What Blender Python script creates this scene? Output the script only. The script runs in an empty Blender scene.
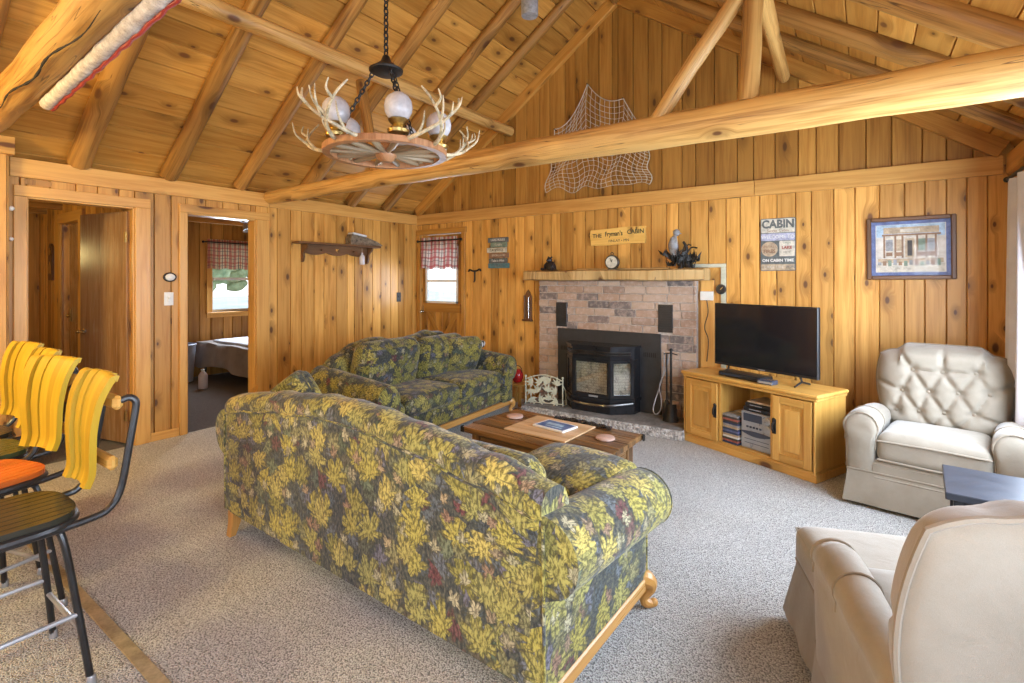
import bpy, bmesh, math, random
from mathutils import Vector, Matrix, Euler
from math import pi, sin, cos, radians as R
rng = random.Random(7)
C = bpy.context.scene.collection
I4 = Matrix.Identity(4)

def T(x=0, y=0, z=0): return Matrix.Translation((x, y, z))
def RX(a): return Matrix.Rotation(a, 4, 'X')
def RY(a): return Matrix.Rotation(a, 4, 'Y')
def RZ(a): return Matrix.Rotation(a, 4, 'Z')

# ------------------------------------------------------------------ geometry builder
class G:
    def __init__(s):
        s.bm = bmesh.new()
        s.uv = s.bm.loops.layers.uv.new('UVMap')
        s.rl = s.bm.faces.layers.float.new('rnd')
        s.mi = 0
    def add(s, V, F, M=I4, grain=2, rnd=None, uvs=None):
        if rnd is None: rnd = rng.random()
        vs = [Vector(v) for v in V]
        bv = [s.bm.verts.new(M @ v) for v in vs]
        flip = M.to_3x3().determinant() < 0
        for fi, f in enumerate(F):
            try: bf = s.bm.faces.new([bv[i] for i in (reversed(f) if flip else f)])
            except ValueError: continue
            bf.material_index = s.mi; bf.smooth = True; bf[s.rl] = rnd
            if uvs is not None:
                uu = list(uvs[fi])
                if flip: uu.reverse()
                for l, w in zip(bf.loops, uu): l[s.uv].uv = (w[0] + rnd*17.3, w[1] + rnd*31.7)
            else:
                n = Vector((0, 0, 0))
                for k in range(len(f)):
                    a, b = vs[f[k]], vs[f[(k+1) % len(f)]]
                    n += a.cross(b)
                ax = max(range(3), key=lambda k: abs(n[k]))
                oth = [k for k in range(3) if k != ax]
                if grain in oth: vi = grain; ui = [k for k in oth if k != grain][0]
                else: ui, vi = oth
                ff = list(reversed(f)) if flip else f
                for l, i in zip(bf.loops, ff):
                    l[s.uv].uv = (vs[i][ui] + rnd*17.3 + ax*.37, vs[i][vi] + rnd*31.7)
        return s
    def box(s, x0, x1, y0, y1, z0, z1, M=I4, bev=0.0, grain=2, rnd=None):
        b = min(bev, (x1-x0)*.49, (y1-y0)*.49, (z1-z0)*.49)
        lo, hi = (x0, y0, z0), (x1, y1, z1)
        if b <= 0:
            V = [(x, y, z) for z in (z0, z1) for y in (y0, y1) for x in (x0, x1)]
            F = [(0,2,3,1), (4,5,7,6), (0,1,5,4), (2,6,7,3), (0,4,6,2), (1,3,7,5)]
            return s.add(V, F, M, grain, rnd)
        V = []; idx = {}
        for cx in (0, 1):
            for cy in (0, 1):
                for cz in (0, 1):
                    c = [(lo, hi)[(cx, cy, cz)[k]][k] for k in range(3)]
                    sg = [(1, -1)[(cx, cy, cz)[k]] for k in range(3)]
                    for ax in range(3):
                        p = [c[k] + (sg[k]*b if k != ax else 0) for k in range(3)]
                        idx[(cx, cy, cz, ax)] = len(V); V.append(tuple(p))
        F = []
        cc = Vector(((x0+x1)/2, (y0+y1)/2, (z0+z1)/2))
        def put(q):
            n = Vector((0, 0, 0)); m = Vector((0, 0, 0))
            for k in range(len(q)):
                a, c2 = Vector(V[q[k]]), Vector(V[q[(k+1) % len(q)]])
                n += (a-cc).cross(c2-cc); m += a-cc
            F.append(tuple(q) if n.dot(m) > 0 else tuple(reversed(q)))
        for ax in range(3):
            o = [k for k in range(3) if k != ax]
            for sd in (0, 1):
                q = []
                for (i, j) in ((0,0), (1,0), (1,1), (0,1)):
                    key = [0, 0, 0]; key[ax] = sd; key[o[0]] = i; key[o[1]] = j
                    q.append(idx[(*key, ax)])
                put(q)
        for ax in range(3):
            o = [k for k in range(3) if k != ax]
            for i in (0, 1):
                for j in (0, 1):
                    k0 = [0,0,0]; k1 = [0,0,0]
                    k0[ax] = 0; k1[ax] = 1
                    for kk in (k0, k1): kk[o[0]] = i; kk[o[1]] = j
                    put([idx[(*k0, o[0])], idx[(*k1, o[0])], idx[(*k1, o[1])], idx[(*k0, o[1])]])
        for cx in (0,1):
            for cy in (0,1):
                for cz in (0,1):
                    put([idx[(cx,cy,cz,a)] for a in range(3)])
        return s.add(V, F, M, grain, rnd)
    def tube(s, pts, r, seg=8, M=I4, cap=True, rnd=None, closed=False, flat=None):
        P = [Vector(p) for p in pts]; n = len(P)
        rr = r if isinstance(r, (list, tuple)) else [r]*n
        tang = []
        for i in range(n):
            if closed: t = P[(i+1) % n] - P[i-1]
            else: t = P[min(i+1, n-1)] - P[max(i-1, 0)]
            tang.append(t.normalized() if t.length > 1e-9 else Vector((0,0,1)))
        up = Vector((0,0,1)) if abs(tang[0].z) < .9 else Vector((1,0,0))
        a = tang[0].cross(up).normalized(); V = []; L = [0]
        for i in range(n):
            a = (a - tang[i]*a.dot(tang[i])).normalized()
            b = tang[i].cross(a)
            for k in range(seg):
                th = 2*pi*k/seg
                fa, fb = (1, 1) if flat is None else flat
                V.append(P[i] + (a*cos(th)*fa + b*sin(th)*fb)*rr[i])
            if i: L.append(L[-1] + (P[i]-P[i-1]).length)
        F = []; U = []
        ra = max(sum(rr)/n, 1e-4)
        for i in range(n if closed else n-1):
            j = (i+1) % n
            l0, l1 = L[i], (L[j] if j else L[-1] + .01)
            for k in range(seg):
                k2 = (k+1) % seg
                F.append((i*seg+k, i*seg+k2, j*seg+k2, j*seg+k))
                u0, u1 = 2*pi*ra*k/seg, 2*pi*ra*(k+1)/seg
                U.append(((u0,l0),(u1,l0),(u1,l1),(u0,l1)))
        if cap and not closed:
            F.append(tuple(reversed(range(seg)))); U.append([(cos(2*pi*k/seg)*rr[0], sin(2*pi*k/seg)*rr[0]) for k in reversed(range(seg))])
            F.append(tuple((n-1)*seg+k for k in range(seg))); U.append([(cos(2*pi*k/seg)*rr[-1], sin(2*pi*k/seg)*rr[-1]) for k in range(seg)])
        return s.add(V, F, M, rnd=rnd, uvs=U)
    def lathe(s, prof, seg=20, M=I4, rnd=None, cap=True):
        V = []; F = []; n = len(prof)
        for (r, z) in prof:
            for k in range(seg): V.append((r*cos(2*pi*k/seg), r*sin(2*pi*k/seg), z))
        for i in range(n-1):
            for k in range(seg):
                k2 = (k+1) % seg
                F.append((i*seg+k, i*seg+k2, (i+1)*seg+k2, (i+1)*seg+k))
        if cap:
            if prof[0][0] > 1e-5: F.append(tuple(reversed(range(seg))))
            if prof[-1][0] > 1e-5: F.append(tuple((n-1)*seg+k for k in range(seg)))
        return s.add(V, F, M, rnd=rnd)
    def ball(s, r, M=I4, seg=14, rings=9, rnd=None):
        return s.lathe([(max(r*sin(pi*i/rings), 1e-4), -r*cos(pi*i/rings)) for i in range(rings+1)], seg, M, rnd, cap=True)
    def prism(s, poly, y0, y1, M=I4, grain=2, rnd=None):     # outline in x,z, extruded along y
        n = len(poly)
        ar = sum(poly[i][0]*poly[(i+1)%n][1]-poly[(i+1)%n][0]*poly[i][1] for i in range(n))
        if ar < 0: poly = poly[::-1]
        V = [(x, y0, z) for x, z in poly] + [(x, y1, z) for x, z in poly]
        F = [tuple(range(n)), tuple(n+k for k in reversed(range(n)))]
        for k in range(n):
            k2 = (k+1) % n
            F.append((k2, k, n+k, n+k2))
        return s.add(V, F, M, grain, rnd)
    def grid(s, fn, nu, nv, M=I4, rnd=None, uvfn=None, closeu=False, us=None):
        V = []; uvv = []
        for j in range(nv+1):
            for i in range(nu+1):
                V.append(Vector(fn(i/nu, j/nv)))
        # metric uv from running lengths
        Lu = [0.0]; 
        jm = nv//2
        for i in range(1, nu+1): Lu.append(Lu[-1] + (V[jm*(nu+1)+i]-V[jm*(nu+1)+i-1]).length)
        Lv = [0.0]; im = nu//2
        for j in range(1, nv+1): Lv.append(Lv[-1] + (V[j*(nu+1)+im]-V[(j-1)*(nu+1)+im]).length)
        F = []; U = []
        for j in range(nv):
            for i in range(nu):
                F.append((j*(nu+1)+i, j*(nu+1)+i+1, (j+1)*(nu+1)+i+1, (j+1)*(nu+1)+i))
                U.append(((Lu[i],Lv[j]),(Lu[i+1],Lv[j]),(Lu[i+1],Lv[j+1]),(Lu[i],Lv[j+1])))
        return s.add(V, F, M, rnd=rnd, uvs=U)
    def soft(s, sx, sy, sz, r, M=I4, n=10, crown=0.0, squeeze=0.0, grain=1, rnd=None, warp=None):
        # upholstered block: rounded box with crowned faces; sizes are full extents
        hx, hy, hz = sx/2, sy/2, sz/2
        r = min(r, hx*.99, hy*.99, hz*.99)
        V = []; idx = {}; F = []
        def vert(i, j, k):
            key = (i, j, k)
            if key in idx: return idx[key]
            p = Vector((2*i/n-1, 2*j/n-1, 2*k/n-1))
            def w(t): return sin(t*pi/2)*.55 + t*.45
            q = Vector((w(p.x)*hx, w(p.y)*hy, w(p.z)*hz))
            c = Vector((max(-hx+r, min(hx-r, q.x)), max(-hy+r, min(hy-r, q.y)), max(-hz+r, min(hz-r, q.z))))
            d = q - c
            if d.length > 1e-9: q = c + d.normalized()*r
            fx, fy, fz = 1-p.x*p.x, 1-p.y*p.y, 1-p.z*p.z
            q.z += crown*fx*fy*p.z
            q.x *= 1 - squeeze*(p.y*p.y)*.5*(abs(p.x))
            q.y *= 1 - squeeze*(p.x*p.x)*.5*(abs(p.y))
            q.z *= 1 - squeeze*max(p.x*p.x, p.y*p.y)**3*.75
            if warp: q = Vector(warp(q, p))
            idx[key] = len(V); V.append(q)
            return idx[key]
        for a in range(n):
            for b in range(n):
                for k, rev in ((0, 1), (n, 0)):
                    f = [vert(a,b,k), vert(a+1,b,k), vert(a+1,b+1,k), vert(a,b+1,k)]
                    F.append(tuple(reversed(f)) if rev else tuple(f))
                    f = [vert(a,k,b), vert(a+1,k,b), vert(a+1,k,b+1), vert(a,k,b+1)]
                    F.append(tuple(f) if rev else tuple(reversed(f)))
                    f = [vert(k,a,b), vert(k,a+1,b), vert(k,a+1,b+1), vert(k,a,b+1)]
                    F.append(tuple(reversed(f)) if rev else tuple(f))
        return s.add(V, F, M, grain, rnd)
    def done(s, name, mat, parent=None, angle=35, smooth=True):
        me = bpy.data.meshes.new(name)
        bmesh.ops.recalc_face_normals(s.bm, faces=s.bm.faces); s.bm.to_mesh(me); s.bm.free()
        for m in (mat if isinstance(mat, (list, tuple)) else [mat]): me.materials.append(m)
        if smooth and angle is not None: me.set_sharp_from_angle(angle=R(angle))
        if not smooth: me.shade_flat()
        o = bpy.data.objects.new(name, me); C.objects.link(o)
        if parent: o.parent = parent
        return o

def thing(name, label, cat, loc=(0,0,0), rot=0, group=None):
    o = bpy.data.objects.new(name, None); C.objects.link(o); o.empty_display_size = .1
    o.location = loc; o.rotation_euler = rot if isinstance(rot, tuple) else (0, 0, rot)
    return tag(o, label, cat, group)
def tag(o, label, cat, group=None, kind=None):
    o['label'] = label; o['category'] = cat
    if group: o['group'] = group
    if kind: o['kind'] = kind
    return o
def struct(o, label=None):
    o['kind'] = 'structure'
    if label: o['label'] = label
    return o
def dup(root, loc=None, rot=None, label=None):
    r = root.copy(); C.objects.link(r)
    if loc is not None: r.location = loc
    if rot is not None: r.rotation_euler = rot if isinstance(rot, tuple) else (0, 0, rot)
    if label: r['label'] = label
    for ch in list(root.children):
        c = ch.copy(); C.objects.link(c); c.parent = r
        for g in list(ch.children):
            d = g.copy(); C.objects.link(d); d.parent = c
    return r
def lettering(body, size, M, mat, parent, name='lettering', ext=.0008, align='CENTER', xscale=1.0, bold=0.0):
    cu = bpy.data.curves.new(name, 'FONT'); cu.body = body; cu.size = size
    cu.align_x = align; cu.align_y = 'CENTER'; cu.extrude = ext; cu.offset = bold; cu.resolution_u = 3
    o = bpy.data.objects.new(name, cu); C.objects.link(o)
    bpy.context.view_layer.update()
    me = bpy.data.meshes.new_from_object(o.evaluated_get(bpy.context.evaluated_depsgraph_get()))
    bpy.data.objects.remove(o); bpy.data.curves.remove(cu)
    me.transform(M @ Matrix.Diagonal((xscale, 1, 1, 1)))
    me.materials.clear(); me.materials.append(mat); me.name = name
    m = bpy.data.objects.new(name, me); C.objects.link(m); m.parent = parent
    return m
def curve(pts, n=8):          # Catmull-Rom through points
    P = [Vector(p) for p in pts]; out = []
    for i in range(len(P)-1):
        p0, p1, p2, p3 = P[max(i-1, 0)], P[i], P[i+1], P[min(i+2, len(P)-1)]
        for k in range(n):
            t = k/n
            out.append(.5*((2*p1) + (p2-p0)*t + (2*p0-5*p1+4*p2-p3)*t*t + (3*p1-p0-3*p2+p3)*t**3))
    out.append(P[-1]); return out
# ------------------------------------------------------------------ materials (all node based)
class NT:
    def __init__(s, name):
        s.m = bpy.data.materials.new(name); s.m.use_nodes = True
        s.t = s.m.node_tree; s.t.nodes.clear()
        s.out = s.t.nodes.new('ShaderNodeOutputMaterial')
    def n(s, ty, ins=None, **props):
        nd = s.t.nodes.new(ty)
        for k, v in props.items(): setattr(nd, k, v)
        for k, v in (ins or {}).items(): s.set(nd.inputs[k], v)
        return nd
    def set(s, sock, v):
        if isinstance(v, bpy.types.NodeSocket): s.t.links.new(v, sock)
        else:
            if sock.type == 'RGBA' and len(v) == 3: v = (*v, 1)
            sock.default_value = v
    def math(s, op, a, b=0.0, c=None, clamp=False):
        nd = s.n('ShaderNodeMath', operation=op, use_clamp=clamp); s.set(nd.inputs[0], a); s.set(nd.inputs[1], b)
        if c is not None: s.set(nd.inputs[2], c)
        return nd.outputs[0]
    def mix(s, f, a, b, blend='MIX'):
        nd = s.n('ShaderNodeMix', data_type='RGBA', blend_type=blend)
        s.set(nd.inputs['Factor'], f)
        s.set(nd.inputs[6], a); s.set(nd.inputs[7], b); return nd.outputs[2]
    def ramp(s, f, stops, interp='LINEAR'):
        nd = s.n('ShaderNodeValToRGB'); s.set(nd.inputs[0], f); cr = nd.color_ramp; cr.interpolation = interp
        while len(cr.elements) < len(stops): cr.elements.new(.5)
        for e, (p, c) in zip(cr.elements, stops): e.position = p; e.color = (*c, 1)
        return nd.outputs[0]
    def smooth(s, v, lo, hi, a=0.0, b=1.0):
        nd = s.n('ShaderNodeMapRange', interpolation_type='SMOOTHSTEP')
        for k, x in enumerate((v, lo, hi, a, b)): s.set(nd.inputs[k], x)
        return nd.outputs[0]
    def scale(s, v, sc):
        nd = s.n('ShaderNodeVectorMath', operation='MULTIPLY'); s.set(nd.inputs[0], v); s.set(nd.inputs[1], sc); return nd.outputs[0]
    def noise(s, v, sc, det=3.0, rough=.55, dist=0.0, d='3D'):
        nd = s.n('ShaderNodeTexNoise', noise_dimensions=d)
        s.set(nd.inputs['Vector'], v); s.set(nd.inputs['Scale'], sc); s.set(nd.inputs['Detail'], det)
        s.set(nd.inputs['Roughness'], rough); s.set(nd.inputs['Distortion'], dist)
        return nd.outputs['Fac']
    def voro(s, v, sc, feature='F1', d='2D', rand=1.0):
        nd = s.n('ShaderNodeTexVoronoi', feature=feature, voronoi_dimensions=d)
        s.set(nd.inputs['Vector'], v); s.set(nd.inputs['Scale'], sc); s.set(nd.inputs['Randomness'], rand)
        return nd
    def uv(s): return s.n('ShaderNodeUVMap', uv_map='UVMap').outputs[0]
    def obj(s): return s.n('ShaderNodeTexCoord').outputs['Object']
    def rnd(s): return s.n('ShaderNodeAttribute', attribute_name='rnd').outputs['Fac']
    def bump(s, h, strength=.3, dist=.01):
        nd = s.n('ShaderNodeBump'); s.set(nd.inputs['Height'], h); s.set(nd.inputs['Strength'], strength); s.set(nd.inputs['Distance'], dist)
        return nd.outputs[0]
    def bsdf(s, col, rough=.5, metal=0.0, normal=None, spec=.5, **kw):
        nd = s.n('ShaderNodeBsdfPrincipled')
        s.set(nd.inputs['Base Color'], col); s.set(nd.inputs['Roughness'], rough); s.set(nd.inputs['Metallic'], metal)
        s.set(nd.inputs['Specular IOR Level'], spec)
        if normal is not None: s.set(nd.inputs['Normal'], normal)
        for k, v in kw.items(): s.set(nd.inputs[k], v)
        s.t.links.new(nd.outputs[0], s.out.inputs[0]); return s.m

def wood(name, light, mid, dark, knots=.5, kscale=(5.0, 3.0), rough=.42, vary=.35, knot=(.10, .035, .012), grain=1.0, spec=.4, cracks=0.0, bumpy=.25):
    s = NT(name); uv = s.uv(); rnd = s.rnd()
    v = s.voro(s.scale(uv, (kscale[0], kscale[1], 1)), 1.0)
    d, c = v.outputs['Distance'], v.outputs['Color']
    sep = s.n('ShaderNodeSeparateColor', {0: c})
    has = s.math('GREATER_THAN', sep.outputs[0], 1-knots)
    size = s.math('MULTIPLY', has, s.math('MULTIPLY_ADD', sep.outputs[1], .085, .045))
    kmask = s.math('MULTIPLY', has, s.smooth(d, s.math('MULTIPLY', size, .45), size, 1.0, 0.0))
    halo = s.math('MULTIPLY', has, s.smooth(d, size, s.math('MULTIPLY', size, 3.2), 1.0, 0.0))
    sepu = s.n('ShaderNodeSeparateXYZ', {0: uv})
    u2 = s.math('ADD', sepu.outputs[0], s.math('MULTIPLY', halo, .035))
    vec = s.n('ShaderNodeCombineXYZ', {0: u2, 1: sepu.outputs[1], 2: s.math('MULTIPLY', rnd, 9.0)}).outputs[0]
    g1 = s.noise(s.scale(vec, (26, 1.3, 1)), 1.0, 4.0, .6, .6)
    g2 = s.noise(s.scale(vec, (150, 3.5, 1)), 1.0, 2.0)
    g3 = s.noise(s.scale(vec, (5, 1.1, 1)), 1.0, 2.0)
    f = s.math('ADD', s.math('MULTIPLY', g1, .6), s.math('ADD', s.math('MULTIPLY', g2, .2), s.math('MULTIPLY', g3, .3)))
    f = s.math('MULTIPLY_ADD', s.math('SUBTRACT', f, .5), grain, .5)
    col = s.ramp(f, [(.30, dark), (.46, mid), (.62, light)])
    col = s.mix(s.math('MULTIPLY', halo, .55), col, tuple(.55*x for x in mid))
    col = s.mix(s.math('MULTIPLY', kmask, .93), col, knot)
    br = s.math('MULTIPLY_ADD', rnd, vary, 1-vary*.55)
    col = s.mix(1.0, col, s.n('ShaderNodeCombineColor', {0: br, 1: s.math('POWER', br, 1.12), 2: s.math('POWER', br, 1.35)}).outputs[0], 'MULTIPLY')
    h = s.math('ADD', s.math('MULTIPLY', g1, .5), s.math('MULTIPLY', g2, .35))
    if cracks:
        ck = s.noise(s.scale(vec, (38, .9, 1)), 1.0, 1.0, .4, .3)
        cm = s.smooth(s.math('ABSOLUTE', s.math('SUBTRACT', ck, .5)), .0, .012*cracks, 1.0, 0.0)
        cm = s.math('MULTIPLY', cm, s.smooth(s.noise(s.scale(vec, (3, 1.2, 1)), 1.0, 1.0), .47, .55))
        col = s.mix(s.math('MULTIPLY', cm, .8), col, (.045, .02, .008)); h = s.math('SUBTRACT', h, cm)
    return s.bsdf(col, s.math('MULTIPLY_ADD', g2, .2, rough-.1), normal=s.bump(h, bumpy, .004), spec=spec)

def plain(name, col, rough=.5, metal=0.0, vary=.18, nscale=14, bump=.12, spec=.5, col2=None, **kw):
    s = NT(name); o = s.obj()
    n1 = s.noise(o, nscale, 4.0); n2 = s.noise(o, nscale*6, 2.0)
    c2 = col2 or tuple(max(0, x*(1-vary*1.6)) for x in col)
    c = s.ramp(s.math('MULTIPLY_ADD', n2, .3, s.math('MULTIPLY', n1, .7)), [(.32, c2), (.66, tuple(min(1, x*(1+vary*.4)) for x in col))])
    return s.bsdf(c, s.math('MULTIPLY_ADD', n1, .18, rough-.09), metal, s.bump(n2, bump, .003) if bump else None, spec, **kw)

def fabric(name, col, col2, rough=.85, weave=600, sheen=.4, big=5.0):
    s = NT(name); o = s.obj()
    n1 = s.noise(o, big, 4.0, .6); n2 = s.noise(o, weave, 1.0)
    c = s.ramp(s.math('MULTIPLY_ADD', n2, .25, s.math('MULTIPLY', n1, .75)), [(.3, col2), (.62, col)])
    wr = s.noise(o, 16, 3.0, .5, .8)
    return s.bsdf(c, rough, normal=s.bump(s.math('ADD', s.math('MULTIPLY', n2, .15), s.math('MULTIPLY', wr, .8)), .22, .012), spec=.25,
                  **{'Sheen Weight': sheen, 'Sheen Roughness': .4})

def floral(name, k=1.0, dim=1.0):
    s = NT(name); uv0 = s.scale(s.uv(), (k, k, k))
    # slight domain wobble so no leaf repeats exactly
    wob = s.n('ShaderNodeTexNoise', {'Vector': uv0, 'Scale': 9.0, 'Detail': 2.0})
    uv = s.n('ShaderNodeVectorMath', {0: s.scale(s.n('ShaderNodeVectorMath', {0: wob.outputs['Color'], 1: (.5, .5, .5)}, operation='SUBTRACT').outputs[0], (.035, .035, 0)), 1: uv0}, operation='ADD').outputs[0]
    jag = s.noise(s.scale(uv0, (46, 46, 1)), 1.0, 2.0, .6)
    def leaves(freq, size, lobes, seed, sharp, keep=1.0, elong=.35):
        uvs = s.n('ShaderNodeVectorMath', {0: uv, 1: (seed*.371, seed*.737, 0)}, operation='ADD').outputs[0]
        v = s.voro(uvs, freq, rand=.9)
        sep = s.n('ShaderNodeSeparateColor', {0: v.outputs['Color']})
        loc = s.n('ShaderNodeVectorMath', {0: uvs, 1: v.outputs['Position']}, operation='SUBTRACT').outputs[0]
        xy = s.n('ShaderNodeSeparateXYZ', {0: loc})
        r = s.math('MULTIPLY', s.n('ShaderNodeVectorMath', {0: loc}, operation='LENGTH').outputs['Value'], freq)
        th = s.math('ADD', s.math('ARCTAN2', xy.outputs[1], xy.outputs[0]), s.math('MULTIPLY_ADD', sep.outputs[0], 1.9, -2.52))
        lob = s.math('ABSOLUTE', s.math('COSINE', s.math('MULTIPLY', th, lobes/2)))
        lob = s.math('POWER', lob, sharp)
        el = s.math('MULTIPLY_ADD', s.math('COSINE', th), elong, 1.0)
        rad = s.math('MULTIPLY', s.math('MULTIPLY', s.math('MULTIPLY_ADD', lob, .62, .38), el), size)
        q = s.math('ADD', s.math('DIVIDE', r, rad), s.math('MULTIPLY_ADD', jag, .9, -.45))
        mask = s.smooth(q, .86, 1.0, 1.0, 0.0)
        if keep < 1: mask = s.math('MULTIPLY', mask, s.math('LESS_THAN', sep.outputs[1], keep))
        vein = s.math('MULTIPLY', s.smooth(s.math('ABSOLUTE', s.math('SINE', s.math('MULTIPLY', th, lobes/2))), .0, .30, 1.0, 0.0), s.smooth(q, .1, .35))
        rim = s.smooth(q, .58, .98, 0.0, 1.0)
        return mask, sep.outputs[2], vein, rim
    fine = s.noise(s.scale(uv0, (70, 34, 1)), 1.0, 3.0, .65)
    thread = s.noise(s.scale(uv0, (420, 260, 1)), 1.0, 1.0)
    col = s.ramp(fine, [(.34, (.018, .021, .020)), (.5, (.050, .056, .046)), (.66, (.12, .115, .07))])
    def layer(col, L, stops, vdark=.55):
        m, rr, vein, rim = L
        c = s.ramp(rr, stops)
        tx = s.smooth(fine, .38, .60, .38, 1.3)
        c = s.mix(1.0, c, s.n('ShaderNodeCombineColor', {0: tx, 1: tx, 2: tx}).outputs[0], 'MULTIPLY')
        c = s.mix(s.math('MULTIPLY', vein, .8), c, (.06, .055, .03))
        c = s.mix(s.math('MULTIPLY', rim, .9), c, (.045, .045, .028))
        return s.mix(m, col, c)
    cool = [(.0, (.05, .062, .058)), (.3, (.11, .125, .125)), (.55, (.125, .12, .14)), (.75, (.07, .105, .055)), (1.0, (.13, .045, .045))]
    warm = [(.0, (.21, .195, .045)), (.3, (.34, .295, .06)), (.6, (.25, .24, .07)), (.8, (.40, .335, .085)), (1.0, (.15, .155, .045))]
    cream = [(.0, (.36, .33, .19)), (.5, (.28, .27, .15)), (.85, (.22, .13, .08)), (1.0, (.33, .28, .14))]
    col = layer(col, leaves(8.0, .62, 5, 1, .8), cool)
    col = layer(col, leaves(7.0, .56, 5, 2, .7, .5), [(.0, (.16, .16, .07)), (.5, (.24, .22, .09)), (1.0, (.11, .14, .08))])
    col = layer(col, leaves(5.4, .66, 7, 3, .9, .85, .55), warm)
    col = layer(col, leaves(11.0, .5, 5, 4, .9, .25), cream)
    col = layer(col, leaves(6.0, .62, 7, 5, .8, .42, .6), warm)
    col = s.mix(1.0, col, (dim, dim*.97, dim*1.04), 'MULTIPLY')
    h = s.math('ADD', s.math('MULTIPLY', fine, .6), s.math('MULTIPLY', thread, .5))
    return s.bsdf(col, .88, normal=s.bump(h, .35, .004), spec=.2, **{'Sheen Weight': .15})

M = {}
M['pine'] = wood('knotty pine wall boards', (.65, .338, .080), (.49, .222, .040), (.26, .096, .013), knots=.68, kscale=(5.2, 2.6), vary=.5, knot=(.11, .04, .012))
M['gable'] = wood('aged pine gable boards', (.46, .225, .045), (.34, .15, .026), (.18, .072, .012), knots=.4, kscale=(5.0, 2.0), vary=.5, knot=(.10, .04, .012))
M['ceil'] = wood('pine ceiling boards', (.62, .31, .066), (.47, .205, .035), (.26, .098, .015), knots=.62, kscale=(4.2, 2.4), vary=.5, grain=.9, knot=(.14, .05, .016))
M['trim'] = wood('honey pine trim boards', (.68, .37, .10), (.56, .27, .062), (.40, .175, .036), knots=.3, kscale=(4, 1.2), vary=.15, rough=.35)
M['log'] = wood('peeled log', (.60, .35, .11), (.41, .205, .052), (.16, .072, .018), knots=.4, kscale=(3.5, 1.8), vary=.3, grain=1.35, cracks=1.0, bumpy=.5)
M['rafter'] = wood('weathered log rafters', (.42, .205, .05), (.26, .118, .027), (.09, .038, .010), knots=.4, kscale=(3.5, 1.8), vary=.3, grain=1.3, cracks=1.0, bumpy=.5)
M['mantelw'] = wood('rough mantel log', (.58, .40, .18), (.43, .27, .10), (.22, .12, .045), knots=.3, kscale=(3, 1.5), vary=.1, grain=1.4, cracks=1.0, bumpy=.6)
M['oak'] = wood('golden oak', (.62, .35, .09), (.52, .265, .055), (.36, .165, .03), knots=.18, kscale=(3, 1.4), vary=.2, rough=.32, bumpy=.12)
M['sofawood'] = wood('honey maple legs', (.55, .29, .08), (.45, .21, .05), (.3, .13, .03), knots=0.0, vary=.1, rough=.3, bumpy=.08)
M['rustic'] = wood('dark rustic planks', (.20, .10, .036), (.06, .027, .010), (.012, .007, .004), knots=.35, kscale=(4, 1.5), vary=.45, rough=.3, grain=1.5, cracks=1.2)
M['walnut'] = wood('brown stained wood', (.16, .075, .03), (.11, .05, .02), (.06, .026, .01), knots=0.0, vary=.2, rough=.4, bumpy=.1)
M['veneer'] = wood('brown veneer door', (.34, .19, .085), (.25, .125, .05), (.15, .07, .026), knots=0.0, vary=.1, rough=.25, grain=1.1, bumpy=.05)
M['board'] = wood('pale bamboo board', (.62, .42, .24), (.52, .33, .17), (.42, .25, .12), knots=0.0, vary=.2, rough=.4, bumpy=.06)
M['signwood'] = wood('yellow varnished slab', (.75, .46, .12), (.62, .34, .07), (.45, .22, .035), knots=.2, kscale=(3, 6), vary=.1, rough=.35)
M['yellow'] = wood('worn yellow paint on slats', (.56, .37, .024), (.48, .295, .014), (.32, .185, .007), knots=0.0, vary=.22, rough=.45, grain=.7, bumpy=.15)
M['blackslat'] = wood('black painted slats', (.032, .030, .022), (.02, .019, .014), (.010, .010, .008), knots=0.0, vary=.3, rough=.22, grain=.8, bumpy=.1)
M['redslat'] = wood('orange red painted slats', (.62, .15, .025), (.52, .10, .018), (.36, .06, .012), knots=0.0, vary=.25, rough=.3, grain=.7, bumpy=.1)
M['greenslat'] = wood('dark green painted slats', (.06, .075, .03), (.045, .055, .022), (.02, .026, .012), knots=0.0, vary=.25, rough=.25, grain=.7, bumpy=.1)
M['floral'] = floral('leafy tapestry upholstery', 1.22, 1.14); M['floral_shaded'] = floral('finer shaded leafy tapestry upholstery', 1.55, .82)  # second, finer weave: lower dim puts the loveseat's weaker light into the colour
M['velour'] = fabric('beige velour', (.325, .283, .225), (.235, .198, .15), big=4.0)
M['pipe'] = fabric('beige piping', (.30, .25, .19), (.24, .20, .15))
M['curtain'] = fabric('grey white curtain', (.62, .60, .62), (.50, .48, .52), sheen=.2)
M['bedspread'] = fabric('taupe bedspread', (.33, .29, .25), (.22, .19, .17))
M['sheet'] = fabric('pale bed linen', (.62, .63, .68), (.52, .53, .58))
M['black'] = plain('black enamel', (.022, .022, .024), .32, vary=.3, bump=.05)
M['iron'] = plain('dark wrought iron', (.04, .037, .034), .5, .6, vary=.4)
M['matblack'] = plain('matt black steel plate', (.028, .028, .03), .55, vary=.25, bump=.05)
M['chrome'] = plain('scuffed chrome', (.62, .60, .56), .25, 1.0, vary=.15, bump=.03)
M['brass'] = plain('aged brass', (.5, .34, .12), .35, 1.0, vary=.3, bump=.05)
M['stripm'] = plain('worn brass carpet strip', (.55, .47, .28), .4, .5, vary=.3)
M['white'] = plain('white plastic', (.72, .71, .67), .4, vary=.05, bump=.02)
M['offwhite'] = plain('cream enamel', (.55, .55, .42), .45, vary=.15, bump=.05)
M['antler'] = plain('antler bone', (.62, .50, .31), .5, vary=.45, nscale=22, bump=.25)
M['stonegrey'] = plain('grey hearth slate', (.27, .26, .25), .75, vary=.4, nscale=7, bump=.5)
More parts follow.
